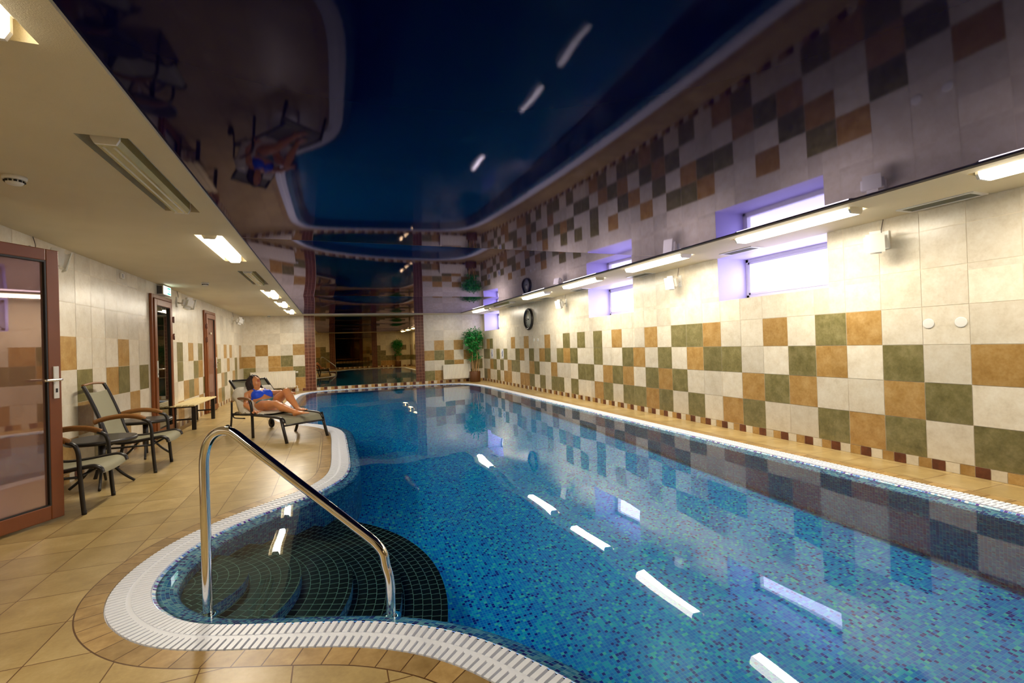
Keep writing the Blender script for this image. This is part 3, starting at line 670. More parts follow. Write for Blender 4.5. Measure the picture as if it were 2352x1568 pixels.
def wall_door(n, y0, y1, glass, hs, hinge, with_handle=True):
    t = empty('door_%d' % n, (XL+.004, y0, .0)); struct(t); w, h = y1-y0, 2.10
    bm = bmesh.new(); frame(bm, w, h, .055, 0, .035, 0); fin('door_frame', bm, FRAMEB, t)
    lf = empty('leaf', (0, .058, .012), parent=t); w2, h2 = w-.116, h-.075
    bm = bmesh.new(); frame(bm, w2, h2, .095, .008, .052, .12); fin('leaf_frame', bm, FRAMEB, lf)
    bm = bmesh.new(); box(bm, .012, .022, .08, w2-.08, .10, h2-.08); fin('glass', bm, glass, lf)
    bm = bmesh.new()
    for r_ in rect_minus(.09, w2-.09, .115, h2-.09, [(.1, w2-.1, .125, h2-.1)]): box(bm, .02, .04, r_[0], r_[1], r_[2], r_[3])
    fin('seal', bm, DARKSEAL, lf)
    if with_handle: handle(lf, .052, w2-.05 if hs > 0 else .05, 1.0, -hs)
    for z in (1.45, 1.72, .25):
        bm = bmesh.new(); yy = w+.0 if hinge > 0 else 0.06
        tube(bm, [(.058, yy-.03, z), (.058, yy-.03, z+.10)], .012, 8); rbox(bm, .034, .06, yy-.05, yy-.01, z+.01, z+.09, .003); fin('hinge', bm, BROWN, t)
wall_door(2, 8.12, 9.04, DARKGL, -1, 1)
wall_door(3, 11.14, 12.08, FROST, 1, -1)
bm = bmesh.new(); box(bm, XL+.047, XL+.048, 11.55, 11.67, 1.62, 1.66); o = fin('door_plate', bm, simple('pale_plate', srgb(190, 175, 150), .5)); tag(o, 'small pale nameplate on the closed mauve-glass door', 'sign')
# the open glass door in the foreground, and the doorway it belongs to
t1 = empty('door_1', (-1.945, 4.60, .02)); struct(t1)
t1.rotation_euler = (0, 0, math.atan2(-.87, -.49)-math.pi/2)      # local +y runs from the free edge to the hinge
wd = .90; h1 = 2.005
lf = t1
bm = bmesh.new(); frame(bm, wd, h1, .088, -.028, .028, .105); fin('leaf_frame', bm, FRAMEB, lf)
bm = bmesh.new(); box(bm, -.006, .004, .07, wd-.07, .09, h1-.075); fin('glass', bm, FROST, lf)
bm = bmesh.new()
for r_ in rect_minus(.086, wd-.086, .103, h1-.086, [(.098, wd-.098, .112, h1-.1)]):
    for d0, d1 in ((-.026, -.006), (.004, .024)): box(bm, d0, d1, r_[0], r_[1], r_[2], r_[3])
fin('seal', bm, DARKSEAL, lf)
hp = empty('handle', (0, 0, 0), parent=lf)
SD = -1
bm = bmesh.new(); rbox(bm, SD*.028 if SD > 0 else -.036, .036 if SD > 0 else -.028, .022, .060, .89, 1.13, .003); fin('handle_plate', bm, WHITE, lf)
bm = bmesh.new(); tube(bm, spline([(-.03, .04, 1.03), (-.075, .04, 1.03), (-.082, .055, 1.03), (-.082, .16, 1.03)], 4), .010, 10); fin('lever', bm, CHROME, lf)
bm = bmesh.new(); rbox(bm, .028, .036, .022, .060, .89, 1.13, .003); fin('handle_plate', bm, WHITE, lf)
bm = bmesh.new(); tube(bm, spline([(.03, .04, 1.03), (.075, .04, 1.03), (.082, .055, 1.03), (.082, .16, 1.03)], 4), .010, 10); fin('lever', bm, CHROME, lf)
bm = bmesh.new(); box(bm, -.0375, -.036, .034, .048, .935, .965); fin('keyhole', bm, SHADE, lf)
bpy.data.objects.remove(hp)
tf = empty('door_4', (XL-.02, 2.86, 0)); struct(tf)
bm = bmesh.new(); rbox(bm, -.05, .04, 0, .05, 0, 2.11, .005); rbox(bm, -.05, .04, .89, .94, 0, 2.11, .005); rbox(bm, -.05, .04, .05, .89, 2.06, 2.11, .005); fin('door_frame', bm, FRAMEB, tf)
bm = bmesh.new()
X2 = XL-1.5
for q_ in (((X2, 2.86, 0), (XL, 2.86, 0), (XL, 2.86, ZC), (X2, 2.86, ZC)), ((X2, 3.8, 0), (XL, 3.8, 0), (XL, 3.8, ZC), (X2, 3.8, ZC)), ((X2, 2.86, 0), (X2, 3.8, 0), (X2, 3.8, ZC), (X2, 2.86, ZC)), ((X2, 2.86, ZC-.01), (XL, 2.86, ZC-.01), (XL, 3.8, ZC-.01), (X2, 3.8, ZC-.01))):
    bm.faces.new([bm.verts.new(p) for p in q_])
struct(fin('wall_corridor', bm, simple('corridor_paint', srgb(205, 196, 170), .7), recalc=False))
# ------------------------------------------------------------------ radiators
def radiator(x0, x1, z0, z1, lab, valve):
    t = empty('radiator', ((x0+x1)/2, YB, z0)); tag(t, lab, 'radiator'); w = (x1-x0)/2; h = z1-z0
    bm = bmesh.new(); n = int((x1-x0)/.033); 
    xs = [(-w+2*w*i/(n*4)) for i in range(n*4+1)]; dep = lambda i: -.12-(.008 if i % 4 in (1, 2) else 0)
    f = [[bm.verts.new((x, dep(i), z)) for z in (0.012, h-.012)] for i, x in enumerate(xs)]
    for a, b in zip(f[:-1], f[1:]): bm.faces.new((a[0], b[0], b[1], a[1]))
    rbox(bm, -w, w, -.118, -.05, 0, h, .004); fin('panel', bm, RADM, t)
    bm = bmesh.new(); rbox(bm, -w-.004, w+.004, -.132, -.045, h-.012, h+.004, .003); fin('top_grille', bm, RADM, t)
    for sx in (-.8, .8):
        bm = bmesh.new(); box(bm, sx*w-.02, sx*w+.02, -.05, -.004, .08, h-.08); fin('bracket', bm, WHITE, t)
    if valve:
        bm = bmesh.new(); tube(bm, [(w, -.085, h-.04), (w+.03, -.085, h-.04), (w+.075, -.085, h-.04)], [.012, .022, .025], 12); fin('valve', bm, WHITE, t)
        bm = bmesh.new(); tube(bm, spline([(w, -.085, .04), (w+.04, -.085, .04), (w+.045, -.085, 0), (w+.045, -.085, -z0+.001)], 4), .010, 8); fin('pipe', bm, WHITE, t)
radiator(-2.22, -1.03, .13, .625, 'long white panel radiator under the far wall behind the lounger', True)
radiator(3.45, 4.40, .12, .60, 'white panel radiator beside the potted plant', False)
# ------------------------------------------------------------------ potted plants
def plant(x, y, lab, seed, sc=1.0):
    rnd = random.Random(seed); t = empty('potted_plant', (x, y, 0)); tag(t, lab, 'plant'); t.scale = (sc, sc, sc)
    bm = bmesh.new(); lathe(bm, [(.165, 0), (.18, .02), (.185, .34), (.175, .355), (.160, .35), (.158, .31)], 32); fin('pot', bm, POT, t)
    bm = bmesh.new(); lathe(bm, [(.16, .30), (.16, .31), (.001, .315)], 24); fin('soil', bm, SOIL, t)
    tips = []
    for k in range(7):
        a = k*2.4; r0 = .05+.03*(k % 3); top = 1.2+.45*rnd.random(); sp = .12+.14*rnd.random()
        pts = spline([(r0*math.cos(a), r0*math.sin(a), .30), (r0*1.3*math.cos(a+.3), r0*1.3*math.sin(a+.3), .75), (sp*.7*math.cos(a+.5), sp*.7*math.sin(a+.5), top*.8), (sp*math.cos(a+.4), sp*math.sin(a+.4), top)], 5)
        bm = bmesh.new(); tube(bm, pts, [.013*(1-.5*i/len(pts)) for i in range(len(pts))], 7); fin('cane', bm, STEM, t); tips.append(pts)
    bm = bmesh.new()
    def leaf(p, d, L):
        d = d.normalized(); p = p.copy(); lim = .40-L
        if p.x > lim: p.x = lim-rnd.random()*.12
        if p.y > .34-L: p.y = .34-L-rnd.random()*.08
        s = d.cross(Vector((rnd.uniform(-.4, .4), rnd.uniform(-.4, .4), 1))).normalized(); n = d.cross(s)
        w = L*.2; P = [p, p+d*L*.35+s*w-n*L*.03, p+d*L*.4+n*L*.04, p+d*L*.35-s*w-n*L*.03, p+d*L-n*L*.16]
        v = [bm.verts.new(q) for q in P]; bm.faces.new((v[0], v[1], v[2])); bm.faces.new((v[0], v[2], v[3])); bm.faces.new((v[1], v[4], v[2])); bm.faces.new((v[2], v[4], v[3]))
    cl = [((-.02, 0, 1.60), (.30, .24, .20), 420), ((.20, 0, 1.50), (.20, .20, .20), 170), ((-.22, 0, 1.42), (.18, .2, .22), 170), ((0, 0, 1.32), (.27, .2, .18), 240), ((-.1, 0, 1.12), (.16, .14, .12), 90), ((.12, 0, 1.15), (.12, .14, .12), 60), ((.0, 0, .98), (.11, .1, .09), 80), ((-.05, 0, .79), (.19, .14, .07), 80), ((.16, 0, .84), (.1, .12, .05), 40)]
    for c, r_, n in cl:
        for _ in range(n):
            v = Vector((rnd.gauss(0, .5), rnd.gauss(0, .5), rnd.gauss(0, .5)))
            if v.length > 1: v = v.normalized()*rnd.random()**.3
            p = Vector((c[0]+v.x*r_[0], c[1]*1+v.y*r_[1], c[2]+v.z*r_[2])); d = Vector((v.x, v.y, v.z*.5-.35+rnd.uniform(-.3, .3)))+Vector((rnd.uniform(-.5, .5), rnd.uniform(-.5, .5), 0))
            leaf(p, d if d.length > .01 else Vector((1, 0, 0)), rnd.uniform(.07, .13))
    for pts in tips:
        bm2 = [pts[i] for i in range(6, len(pts))]
        for p in bm2:
            for _ in range(4):
                d = Vector((rnd.uniform(-1, 1), rnd.uniform(-1, 1), rnd.uniform(-.6, .5))); leaf(p, d, rnd.uniform(.07, .12))
    fin('foliage', bm, LEAF, t, recalc=False)
plant(4.47, 15.33, 'tall green leafy plant in a brown pot in the far corner beside the radiator', 3)
plant(4.05, -.35, 'second potted plant by the near end wall, seen only in the far mirror', 5)
# ------------------------------------------------------------------ handrail
hr = empty('pool_handrail', (-.585, 2.655, -.06)); tag(hr, 'polished steel handrail rising from the water over the entry steps', 'handrail')
A = Vector((-.585, 2.655)); B = Vector((.225, 2.285)); dv = B-A; LN = dv.length
ang = math.atan2(dv.y, dv.x); hr.rotation_euler = (0, 0, ang)
prof = [(0, 0), (0, .30), (0, .60), (0, .72), (.004, .78), (.016, .83), (.040, .869), (.075, .893), (.115, .897), (.155, .883)]
q0, q1 = Vector((.155, .883)), Vector((.80, .385)); 
pr = prof+[tuple(q0.lerp(q1, k/8)) for k in range(1, 9)]+[(.835, .352), (.862, .312), (LN-.018, .255), (LN-.004, .20), (LN, .13), (LN, 0)]
pts = [(x, 0, z) for x, z in pr]
bm = bmesh.new(); tube(bm, spline(pts, 5), .0215, 20); fin('rail', bm, CHROME, hr)
for x in (0, LN):
    bm = bmesh.new(); lathe(bm, [(.045, -.02), (.045, -.004), (.036, .004), (.024, .008)], 24, c=(x, 0, 0)); fin('base_flange', bm, CHROME, hr)
# ------------------------------------------------------------------ chairs
def sling(bm, prof, y0, y1, th=.006, sagc=.0):
    n = len(prof); rows = []
    for (x, z) in prof:
        rows.append([(x, y0+(y1-y0)*k/6, z-sagc*(1-((k-3)/3)**2)) for k in range(7)])
    for dz in (0, -th):
        g = [[bm.verts.new((p[0], p[1], p[2]+dz)) for p in r_] for r_ in rows]
        for i in range(n-1):
            for k in range(6): f = bm.faces.new((g[i][k], g[i][k+1], g[i+1][k+1], g[i+1][k])); f.smooth = True
def make_chair(lab):
    t = empty('patio_chair', (0, 0, 0)); tag(t, lab, 'chair'); W2 = .262
    back = spline([(-.60, .935), (-.57, .87), (-.505, .70), (-.455, .55), (-.42, .42), (-.385, .352), (-.30, .332), (-.15, .345), (0, .368), (.07, .372), (.105, .345), (.115, .315)], 5) if False else None
    P2 = spline([(x, 0, z) for x, z in [(-.59, .925), (-.56, .86), (-.50, .70), (-.45, .55), (-.41, .42), (-.375, .352), (-.29, .330), (-.15, .338), (0, .358), (.06, .360), (.098, .338), (.11, .305)]], 5)
    side = [(p.x, p.z) for p in P2]
    bm = bmesh.new(); sling(bm, [p for p in side if p[1] < .885 or p[0] > -.5][1:], -W2+.035, W2-.035, sagc=.012); fin('sling_seat', bm, SLING, t)
    for s in (-1, 1):
        y = s*(W2-.03)
        bm = bmesh.new(); tube(bm, [(p[0], y, p[1]) for p in side], .017, 8, ry=1.3); fin('side_rail', bm, BLACK, t)
        yy = s*W2
        bm = bmesh.new(); tube(bm, spline([(0, yy, 0), (-.012, yy, .16), (-.022, yy, .34), (-.028, yy, .47), (-.05, yy, .535), (-.10, yy, .562)], 5), .0165, 8); lg = fin('leg', bm, BLACK, t)
        bm = bmesh.new(); lathe(bm, [(.016, 0), (.016, .03)], 10, c=(0, yy, 0)); fin('foot_cap', bm, SHADE, lg)
        bm = bmesh.new(); tube(bm, spline([(-.50, yy, 0), (-.455, yy, .18), (-.43, yy, .36), (-.45, yy, .56)], 5), .0165, 8); fin('leg', bm, BLACK, t)
        bm = bmesh.new(); tube(bm, spline([(-.075, yy, .560), (-.15, yy, .592), (-.27, yy, .607), (-.40, yy, .592), (-.50, yy, .560)], 5), .024, 10, ry=.6); fin('armrest', bm, WOODARM, t)
        bm = bmesh.new(); tube(bm, [(-.025, yy, .29), (-.43, yy, .29)], .010, 8); fin('side_bar', bm, BLACK, t)
    bm = bmesh.new(); tube(bm, spline([(-.592, -W2+.03, .93), (-.60, 0, .942), (-.592, W2-.03, .93)], 6), .012, 8); fin('top_rail', bm, WOODARM, t)
    for x, z in ((-.01, .30), (-.43, .30)):
        bm = bmesh.new(); tube(bm, [(x, -W2, z), (x, W2, z)], .011, 8); fin('cross_bar', bm, BLACK, t)
    return t
ca = make_chair('dark-framed sling chair with wooden arms, half hidden by the open glass door'); ca.location = (-1.815, 4.875, 0)
cb = copy_tree(ca); cb.location = (-1.73, 6.165, 0); cb['label'] = 'dark-framed sling chair with wooden arms, its tall back in full view between the tables'
for c in (ca, cb): c['group'] = 'sling chairs along the wall'
# ------------------------------------------------------------------ small round tables
def make_table(lab):
    t = empty('side_table', (0, 0, 0)); tag(t, lab, 'table', 'round side tables by the chairs')
    bm = bmesh.new(); lathe(bm, [(.245, .440), (.245, .446), (.001, .4465)], 40); fin('table_top', bm, TABLEG, t)
    bm = bmesh.new(); lathe(bm, [(.245, .418), (.262, .416), (.272, .433), (.264, .452), (.246, .450)], 40); fin('rim', bm, BLACK, t)
    bm = bmesh.new(); tube(bm, [(0, 0, .14), (0, 0, .43)], .028, 12); 
    for k in range(4):
        a = math.pi/4+k*math.pi/2; tube(bm, [(0, 0, .405), (.25*math.cos(a), .25*math.sin(a), .43)], .010, 6)
    fin('post', bm, BLACK, t)
    for k in range(4):
        a = .25+k*math.pi/2; c, s = math.cos(a), math.sin(a)
        bm = bmesh.new(); tube(bm, spline([(0, 0, .27), (.07*c, .07*s, .19), (.15*c, .15*s, .09), (.235*c, .235*s, .012)], 4), .012, 8); fin('leg', bm, BLACK, t)
    return t
ta = make_table('round dark-rimmed side table between the two sling chairs'); ta.location = (-2.04, 5.55, 0)
tb = copy_tree(ta); tb.location = (-2.11, 6.90, 0); tb['label'] = 'round dark-rimmed side table beyond the second chair, before the glass door'
# ------------------------------------------------------------------ bench
t = empty('bench', (-2.23, 9.62, 0)); tag(t, 'pale slatted wooden bench on black legs against the wall', 'bench')
for k in range(4):
    bm = bmesh.new(); x = -.165+k*.088; rbox(bm, x, x+.072, -.76, .76, .385, .408, .004); fin('slat', bm, PINE, t)
for y in (-.65, .65):
    for x in (-.135, .135):
        bm = bmesh.new(); rbox(bm, x-.03, x+.03, y-.018, y+.018, 0, .372, .003); fin('leg', bm, BLACK, t)
    bm = bmesh.new(); box(bm, -.15, .15, y-.018, y+.018, .36, .385); fin('slat_support', bm, BLACK, t)
    bm = bmesh.new(); box(bm, -.12, .12, y-.010, y+.010, .16, .185); fin('cross_bar', bm, BLACK, t)
# ------------------------------------------------------------------ lounger (local x = towards the head, local y = towards the camera-right side)
AX = Vector((-.5708, .8211)); 
LO = Vector((-.58, 6.89)); rz = math.atan2(AX.y, AX.x); WL = .60
t = empty('sun_lounger', (LO.x, LO.y, 0), rz); tag(t, 'dark-framed sling sun lounger with raised back at the pool edge', 'sun lounger')
sgn = -1       # local +y of the rotated empty points to camera-left; the lounger's width runs the other way
Yw = lambda w: sgn*w
deckp = [(p.x, p.z) for p in spline([(x, 0, z) for x, z in [(.07, .235), (.09, .285), (.15, .315), (.35, .325), (.60, .325), (.85, .322), (.97, .325)]], 4)]
backp = [(p.x, p.z) for p in spline([(x, 0, z) for x, z in [(.98, .33), (1.10, .42), (1.25, .545), (1.40, .67), (1.56, .795)]], 4)]
bm = bmesh.new(); sling(bm, deckp, Yw(.03), Yw(WL-.03), sagc=.012); fin('seat_sling', bm, SLING, t)
bm = bmesh.new(); sling(bm, backp, Yw(.05), Yw(WL-.05), sagc=.015); fin('back_sling', bm, SLING, t)
for w in (.015, WL-.015):
    bm = bmesh.new(); tube(bm, [(x, Yw(w), z) for x, z in deckp[2:]]+[(1.05, Yw(w), .318), (1.46, Yw(w), .30)], .019, 8, ry=1.2); fin('side_rail', bm, BLACK, t)
for w in (.035, WL-.035):
    bm = bmesh.new(); tube(bm, [(x, Yw(w), z) for x, z in backp], .018, 8, ry=1.2); fin('back_rail', bm, BLACK, t)
bm = bmesh.new(); tube(bm, [(1.555, Yw(.035), .79), (1.555, Yw(WL-.035), .79)], .012, 8); fin('top_bar', bm, BLACK, t)
bm = bmesh.new(); tube(bm, [(.075, Yw(.01), .225), (.075, Yw(WL-.01), .225)], .013, 8); fin('foot_bar', bm, BLACK, t)
for w in (0, WL):
    bm = bmesh.new(); tube(bm, [(0, Yw(w), 0), (.13, Yw(w), .325)], .021, 8); fin('leg', bm, BLACK, t)
    bm = bmesh.new(); tube(bm, spline([(.86, Yw(w), 0), (.87, Yw(w), .30), (.89, Yw(w), .46), (.93, Yw(w), .525)], 4) if w == 0 else spline([(.80, Yw(w), 0), (.74, Yw(w), .14), (.78, Yw(w), .32), (.86, Yw(w), .48), (.93, Yw(w), .525)], 4), .020, 8); fin('leg', bm, BLACK, t)
    bm = bmesh.new(); tube(bm, spline([(1.45, Yw(w), .49), (1.46, Yw(w), .28), (1.50, Yw(w), .07)], 4), .014, 8); fin('leg', bm, BLACK, t)
    bm = bmesh.new(); tube(bm, spline([(.905, Yw(w), .522), (1.0, Yw(w), .548), (1.18, Yw(w), .548), (1.34, Yw(w), .525), (1.46, Yw(w), .488)], 4), .019, 8, ry=.7); fin('armrest', bm, WOODARM, t)
    bm = bmesh.new(); lathe(bm, [(.001, -.018), (.055, -.018), (.072, -.012), (.074, 0), (.072, .012), (.055, .018), (.001, .018)], 24, c=(1.52, Yw(w+(.03 if w else -.03)), .075), axis='y'); wh = fin('wheel', bm, SHADE, t)
    bm = bmesh.new(); lathe(bm, [(.001, -.022), (.028, -.022), (.028, .022), (.001, .022)], 16, c=(1.52, Yw(w+(.03 if w else -.03)), .075), axis='y'); fin('hub', bm, simple('maroon_hub', srgb(80, 22, 26), .4), wh)
    bm = bmesh.new(); tube(bm, spline([(1.10, Yw(w*.96+.012), .26), (1.40, Yw(w*.96+.012), .25), (1.42, Yw(w*.96+.012), .30), (1.30, Yw(w*.96+.012), .34), (1.10, Yw(w*.96+.012), .31)], 4), .009, 6); fin('back_stay', bm, BLACK, t)
# towel over the back and the near side
bm = bmesh.new(); g = []
for i in range(15):
    f = i/14; row = []
    for k in range(15):
        w = -.07+.62*k/14
        x = .60+.78*f; zb = .325+(x-.97)*.83+.02 if x > .97 else .343
        z = zb
        if w < .03 and x > .97: z = max(z-(.03-w)*2.6*(.7+.3*math.sin(i*.9)), .335+.01*math.sin(i))
        ww = max(w, (-.015 if x > .97 else .03)-.006*math.sin(i*1.3+k))
        row.append(bm.verts.new((x+.004*math.sin(k*1.1), Yw(ww), z+.005*math.sin(i*1.7+k*.8))))
    g.append(row)
for i in range(14):
    for k in range(14): bm.faces.new((g[i][k], g[i][k+1], g[i+1][k+1], g[i+1][k])).smooth = True
tw = fin('towel', bm, TOWEL); md = tw.modifiers.new('t', 'SOLIDIFY'); md.thickness = .012
tw.location = (LO.x, LO.y, 0); tw.rotation_euler = (0, 0, rz); tag(tw, 'pale patterned towel draped over the lounger back under the woman', 'towel')
# ------------------------------------------------------------------ the woman: one surface grown from a distance field
def surface_nets(f, org, h):
    nx, ny, nz = f.shape; s = f < 0
    idx = -np.ones((nx-1, ny-1, nz-1), int)
    cnt = np.zeros((nx-1, ny-1, nz-1)); acc = np.zeros((nx-1, ny-1, nz-1, 3))
    c = lambda a, b, d: (slice(a, nx-1+a), slice(b, ny-1+b), slice(d, nz-1+d))
    cor = [(a, b, d) for a in (0, 1) for b in (0, 1) for d in (0, 1)]
    for p in cor:
        for ax in range(3):
            if p[ax]: continue
            q = list(p); q[ax] = 1
            A_, B_ = f[c(*p)], f[c(*q)]; m = (A_ < 0) != (B_ < 0)
            with np.errstate(divide='ignore', invalid='ignore'): tt = np.where(m, A_/(A_-B_), 0)
            cnt += m
            for k in range(3): acc[..., k] += m*(p[k]+(tt if k == ax else 0))
    act = cnt > 0; n = int(act.sum()); idx[act] = np.arange(n)
    ii = np.argwhere(act); V = (ii+acc[act]/cnt[act][:, None])*h+np.array(org); F = []
    for ax in range(3):
        b_, d_ = (ax+1) % 3, (ax+2) % 3
        sl = [slice(1, -1)]*3; sl[ax] = slice(0, -1); sh = list(sl); sh[ax] = slice(1, None)
        A_, B_ = s[tuple(sl)], s[tuple(sh)]
        e = np.argwhere(A_ != B_)
        if len(e) == 0: continue
        base = e.copy(); base[:, b_] += 1; base[:, d_] += 1
        fl_ = A_[tuple(e.T)]
        def cell(db, dd): q = base.copy(); q[:, b_] += db; q[:, d_] += dd; return idx[tuple(q.T)]
        quad = np.stack([cell(-1, -1), cell(0, -1), cell(0, 0), cell(-1, 0)], 1)
        quad[~fl_] = quad[~fl_][:, ::-1]; F.append(quad)
    return V, np.concatenate(F)
def mesh_np(name, V, F, mat, parent=None):
    me = bpy.data.meshes.new(name); me.from_pydata(V.tolist(), [], F.tolist()); me.update(); return link(name, me, mat, parent, True)
def person():
    org = np.array([-.16, -.72, .28]); h = .0075; dims = (210, 118, 92)
    X, Y, Z = np.meshgrid(*[org[k]+h*np.arange(dims[k]) for k in range(3)], indexing='ij'); P = np.stack([X, Y, Z], -1).astype(np.float32)
    def cap(a, b, ra, rb):
        a = np.array([a[0], -a[1], a[2]], np.float32); b = np.array([b[0], -b[1], b[2]], np.float32); d = b-a; L2 = float(d@d)
        tt = np.clip(((P-a)@d)/L2, 0, 1); q = P-a-tt[..., None]*d
        return np.sqrt((q*q).sum(-1))-(ra+(rb-ra)*tt)
    def ell(c, r_, ax=None):
        c = np.array([c[0], -c[1], c[2]], np.float32); q = P-c
        if ax is not None: q = q @ ax.T.astype(np.float32)
        q = q/np.array(r_, np.float32); L = np.sqrt((q*q).sum(-1)); return (L-1)*min(r_)
    def smin(a, b, k): hh = np.clip(.5+.5*(b-a)/k, 0, 1); return b+(a-b)*hh-k*hh*(1-hh)
    # frame of the torso: e1 along the spine (up the back rest), e2 across, e3 out of the chest
    th = math.radians(35.0); e1 = np.array([math.cos(th), 0, math.sin(th)]); e3 = np.array([-math.sin(th), 0, math.cos(th)]); e2 = np.array([0, 1, 0])
    R = np.stack([e1, e2, e3])
    KS = .80
    tp = lambda s, t_, d: (1.01+e1[0]*s*KS+e3[0]*d*.8, .295+t_, .345+e1[2]*s*KS+e3[2]*d*.8)
    f = ell(tp(.0, .01, .065), (.12, .155, .088), R)
    f = smin(f, ell(tp(.17, .0, .065), (.13, .122, .082), R), .06)
    f = smin(f, ell(tp(.33, .0, .075), (.15, .148, .092), R), .06)
    f = smin(f, cap(tp(.42, -.12, .07), tp(.42, .12, .07), .055, .055), .06)
    for s in (-1, 1): f = smin(f, ell(tp(.295, s*.074, .145), (.066, .068, .064), R), .025)
    f = smin(f, cap(tp(.44, 0, .07), tp(.60, 0, .135), .050, .046), .03)
    # head tipped back and turned to the camera-right
    hc = np.array(tp(.68, .01, .150)); yw = .12
    hx = R[0]; HT = .30; hz = R[2]*math.cos(HT)-R[0]*math.sin(HT); hx = np.cross(hz, -R[1]) if False else (R[0]*math.cos(HT)+R[2]*math.sin(HT)); hy = np.array([0, 1., 0])
    # face normal rotated about hx towards +w (world -y local)
    fz = hz*math.cos(yw)-hy*math.sin(yw); fy = hy*math.cos(yw)+hz*math.sin(yw); RH = np.stack([hx, fy, fz])
    hp_ = lambda a, b, c: tuple((lambda v: (v[0], -v[1], v[2]))(np.array([hc[0], -hc[1], hc[2]])+hx*a+fy*b+fz*c))
    head = ell(tuple(hc), (.108, .078, .092), RH)
    head = smin(head, ell(hp_(-.055, 0, .035), (.062, .055, .055), RH), .03)
    head = smin(head, ell(hp_(-.092, 0, .062), (.022, .028, .022), RH), .02)
    head = smin(head, cap(hp_(.012, 0, .082), hp_(-.022, 0, .108), .009, .014), .012)
    head = smin(head, ell(hp_(-.052, 0, .088), (.012, .026, .012), RH), .008)
    for s in (-1, 1):
        head = np.maximum(head, -ell(hp_(.016, s*.033, .092), (.012, .02, .012), RH)*.8)
        head = smin(head, ell(hp_(.014, s*.033, .078), (.011, .016, .011), RH), .004)
        head = smin(head, ell(hp_(-.005, s*.078, .0), (.03, .010, .018), RH), .008)
    f = smin(f, head, .02)
    # near arm (camera side): hangs down beside the hip with the hand on the deck edge
    sh = tp(.42, -.165, .06); el = (1.06, .02, .455); wr_ = (.90, .035, .372)
    arm = smin(cap(sh, el, .046, .036), cap(el, wr_, .036, .024), .02)
    def hand(arm, w0, dirv, side, spread):
        d = np.array(dirv); d = d/np.linalg.norm(d); up = np.array([0, 0, 1.]); sd = np.cross(d, up); sd /= np.linalg.norm(sd); w0 = np.array(w0); pc = w0+d*.045
        arm = smin(arm, cap(tuple(w0+d*.02+sd*.012), tuple(pc+d*.02+sd*.02), .017, .014), .012); arm = smin(arm, cap(tuple(w0+d*.02-sd*.012), tuple(pc+d*.02-sd*.02), .017, .014), .012)
        for k, (o_, L) in enumerate(((-.028, .055), (-.009, .068), (.010, .064), (.027, .05))):
            a = pc+d*.028+sd*o_; m_ = a+d*L*.5+sd*o_*spread+up*.004; e_ = m_+d*L*.5+sd*o_*spread-up*.018
            arm = smin(arm, cap(tuple(a), tuple(m_), .0088, .0082), .004); arm = smin(arm, cap(tuple(m_), tuple(e_), .0082, .007), .004)
        a = w0+d*.015-sd*side*.02; m_ = a+d*.03-sd*side*.03-up*.005; e_ = m_+d*.03-sd*side*.008-up*.006
        arm = smin(arm, cap(tuple(a), tuple(m_), .012, .010), .006); return smin(arm, cap(tuple(m_), tuple(e_), .010, .008), .004)
    arm = hand(arm, wr_, (-.85, .18, -.12), 1, .25); f = smin(f, arm, .018)
    # far arm resting on the far armrest
    sh = tp(.42, .165, .06); el = (1.12, .575, .575); wr_ = (.90, .575, .585)
    arm = smin(cap(sh, el, .044, .036), cap(el, wr_, .036, .024), .02); arm = hand(arm, wr_, (-.9, -.06, -.05), -1, .2); f = smin(f, arm, .018)
    # legs
    def leg(hip, kn, an, toe, f):
        hip, kn, an, toe = map(np.array, (hip, kn, an, toe))
        g_ = smin(cap(tuple(hip), tuple(hip+(kn-hip)*.5), .074, .066), cap(tuple(hip+(kn-hip)*.5), tuple(kn), .066, .050), .02)
        calf = kn+(an-kn)*.32; dn = (an-kn)/np.linalg.norm(an-kn); back = np.array([dn[2], 0, -dn[0]]); back = back if back[2] < 0 else -back
        g_ = smin(g_, cap(tuple(kn), tuple(calf+back*.012), .050, .053), .015); g_ = smin(g_, cap(tuple(calf+back*.012), tuple(an), .053, .030), .02)
        fd = (toe-an); heel = an-fd/np.linalg.norm(fd)*.02+np.array([0, 0, -.028])
        g_ = smin(g_, cap(tuple(heel), tuple(an), .030, .031), .015); ball = an+fd*.62; sd = np.cross(fd, [0, 0, 1.]); sd /= np.linalg.norm(sd)
        g_ = smin(g_, cap(tuple(an+np.array([0, 0, -.008])), tuple(ball+sd*.014), .030, .020), .018); g_ = smin(g_, cap(tuple(an+np.array([0, 0, -.015])), tuple(ball-sd*.016), .028, .017), .015)
        for k, o_ in enumerate((.026, .010, -.004, -.017, -.029)):
            g_ = smin(g_, cap(tuple(ball+sd*o_), tuple(toe+sd*o_*1.1-fd*.06*k*.5), .012 if k == 0 else .009, .010 if k == 0 else .007), .006)
        return smin(f, g_, .035)
    f = leg((1.03, .20, .425), (.585, .20, .465), (.165, .235, .372), (-.045, .27, .365), f)
    f = leg((1.03, .385, .43), (.70, .42, .62), (.335, .375, .385), (.12, .345, .395), f)
    f = np.maximum(f, -(Z-.315)*1.0-(0*X)) if False else f
    t = empty('woman', (LO.x, LO.y, 0), rz); tag(t, 'dark-haired woman in a blue bikini lying back on the lounger', 'person')
    t.name = 'person'
    V, F = surface_nets(f, org, h); mesh_np('body', V, F, SKIN, t)
    # hair
    hr_ = ell(hp_(.02, 0, -.022), (.126, .102, .108), RH)
    hr_ = smin(hr_, cap(hp_(.03, -.01, -.05), hp_(-.15, .05, -.06), .08, .065), .04)
    hr_ = smin(hr_, cap(hp_(.0, .075, -.02), hp_(-.19, .11, -.03), .045, .045), .03)
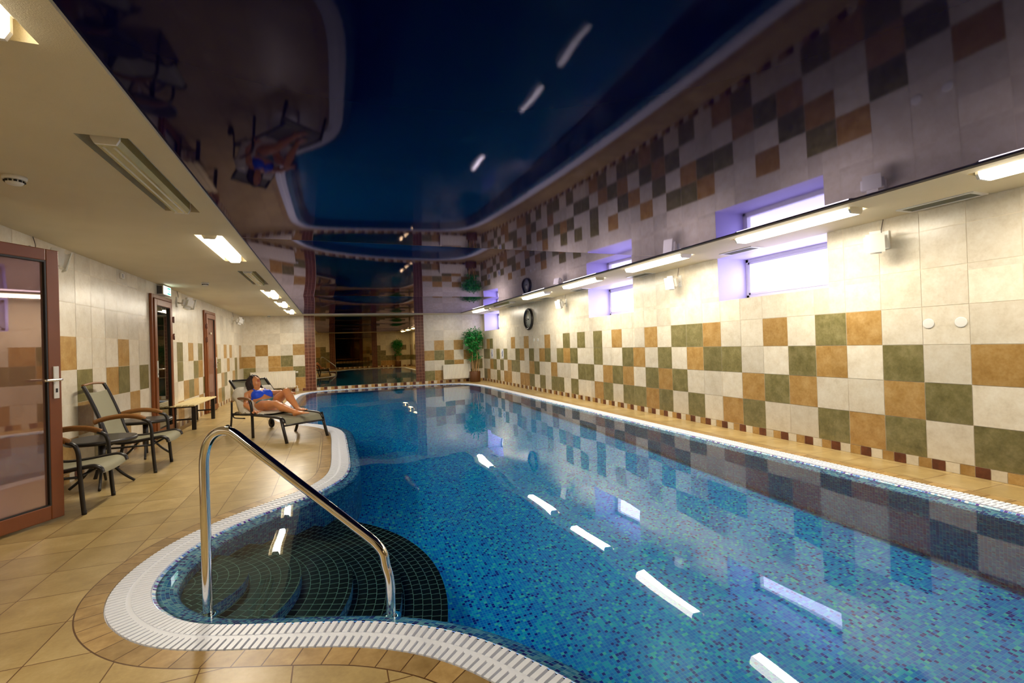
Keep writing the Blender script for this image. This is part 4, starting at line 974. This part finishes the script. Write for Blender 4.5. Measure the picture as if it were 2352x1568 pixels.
    hr_ = smin(hr_, cap(hp_(.0, -.075, -.02), hp_(-.14, -.075, .0), .03, .022), .03)
    face = ell(hp_(-.035, 0, .085), (.092, .066, .085), RH); hr_ = np.maximum(hr_, -face); hr_ = hr_+.004*np.sin(Y*170)*np.cos(X*60)
    V, F = surface_nets(hr_, org, h); mesh_np('hair', V, F, HAIR, t)
    shell = np.maximum(f-.004, -(f+.010))
    lp = np.maximum(shell, ell(hp_(-.050, 0, .098), (.011, .026, .02), RH)); V, F = surface_nets(lp, org, h)
    if len(V): mesh_np('lips', V, F, simple('rose_lips', srgb(170, 70, 66), .4), t)
    br = np.minimum(cap(hp_(.034, .018, .09), hp_(.030, .050, .078), .0065, .005), cap(hp_(.034, -.018, .09), hp_(.030, -.050, .078), .0065, .005))
    ey = np.minimum(cap(hp_(.010, .022, .086), hp_(.010, .044, .080), .006, .005), cap(hp_(.010, -.022, .086), hp_(.010, -.044, .080), .006, .005))
    for nm, fld in (('eyebrows', br), ('eyelashes', ey)):
        V, F = surface_nets(np.maximum(f-.005, fld), org, h)
        if len(V): mesh_np(nm, V, F, HAIR, t)
    # clothing as thin shells over the body
    q = P-np.array([1.01, -.295, .345], np.float32); a1 = q@e1.astype(np.float32)/KS; a2 = -q[..., 1]; a3 = q@e3.astype(np.float32)
    cup = np.minimum(ell(tp(.295, .074, .14), (.088, .084, .095), R), ell(tp(.295, -.074, .14), (.088, .084, .095), R)); band = np.maximum(np.abs(a1-.265)-.020, np.abs(a2)-.17)
    strap = np.minimum(np.maximum(np.abs(a2-.085)-.008, np.maximum(.36-a1, a1-.47)), np.maximum(np.abs(a2+.085)-.008, np.maximum(.36-a1, a1-.47)))
    reg = np.minimum(np.minimum(cup, band), strap); near_arm = np.abs(a2)-.165
    top = np.maximum(np.maximum(f-.006, -(f+.012)), np.maximum(reg, near_arm)); V, F = surface_nets(top, org, h)
    if len(V): mesh_np('bikini_top', V, F, BIKINI, t)
    reg = np.maximum(np.maximum(-.075-a1, a1-.075-.0*a2), np.abs(a2)-.16); reg = np.maximum(reg, -(a1-.045+0*a3)*0-1); reg2 = np.minimum(np.maximum(np.maximum(.075-a1, a1-.115), np.abs(a2)-.16), np.maximum(np.maximum(-.03-a1, a1-.08), (np.abs(a2)-.012)-(a1+.03)*.5)); reg2 = np.maximum(reg2, np.abs(a3-.08)-.13)
    bot = np.maximum(np.maximum(f-.006, -(f+.012)), reg2); V, F = surface_nets(bot, org, h)
    if len(V): mesh_np('bikini_bottom', V, F, BIKINI2, t)
person()
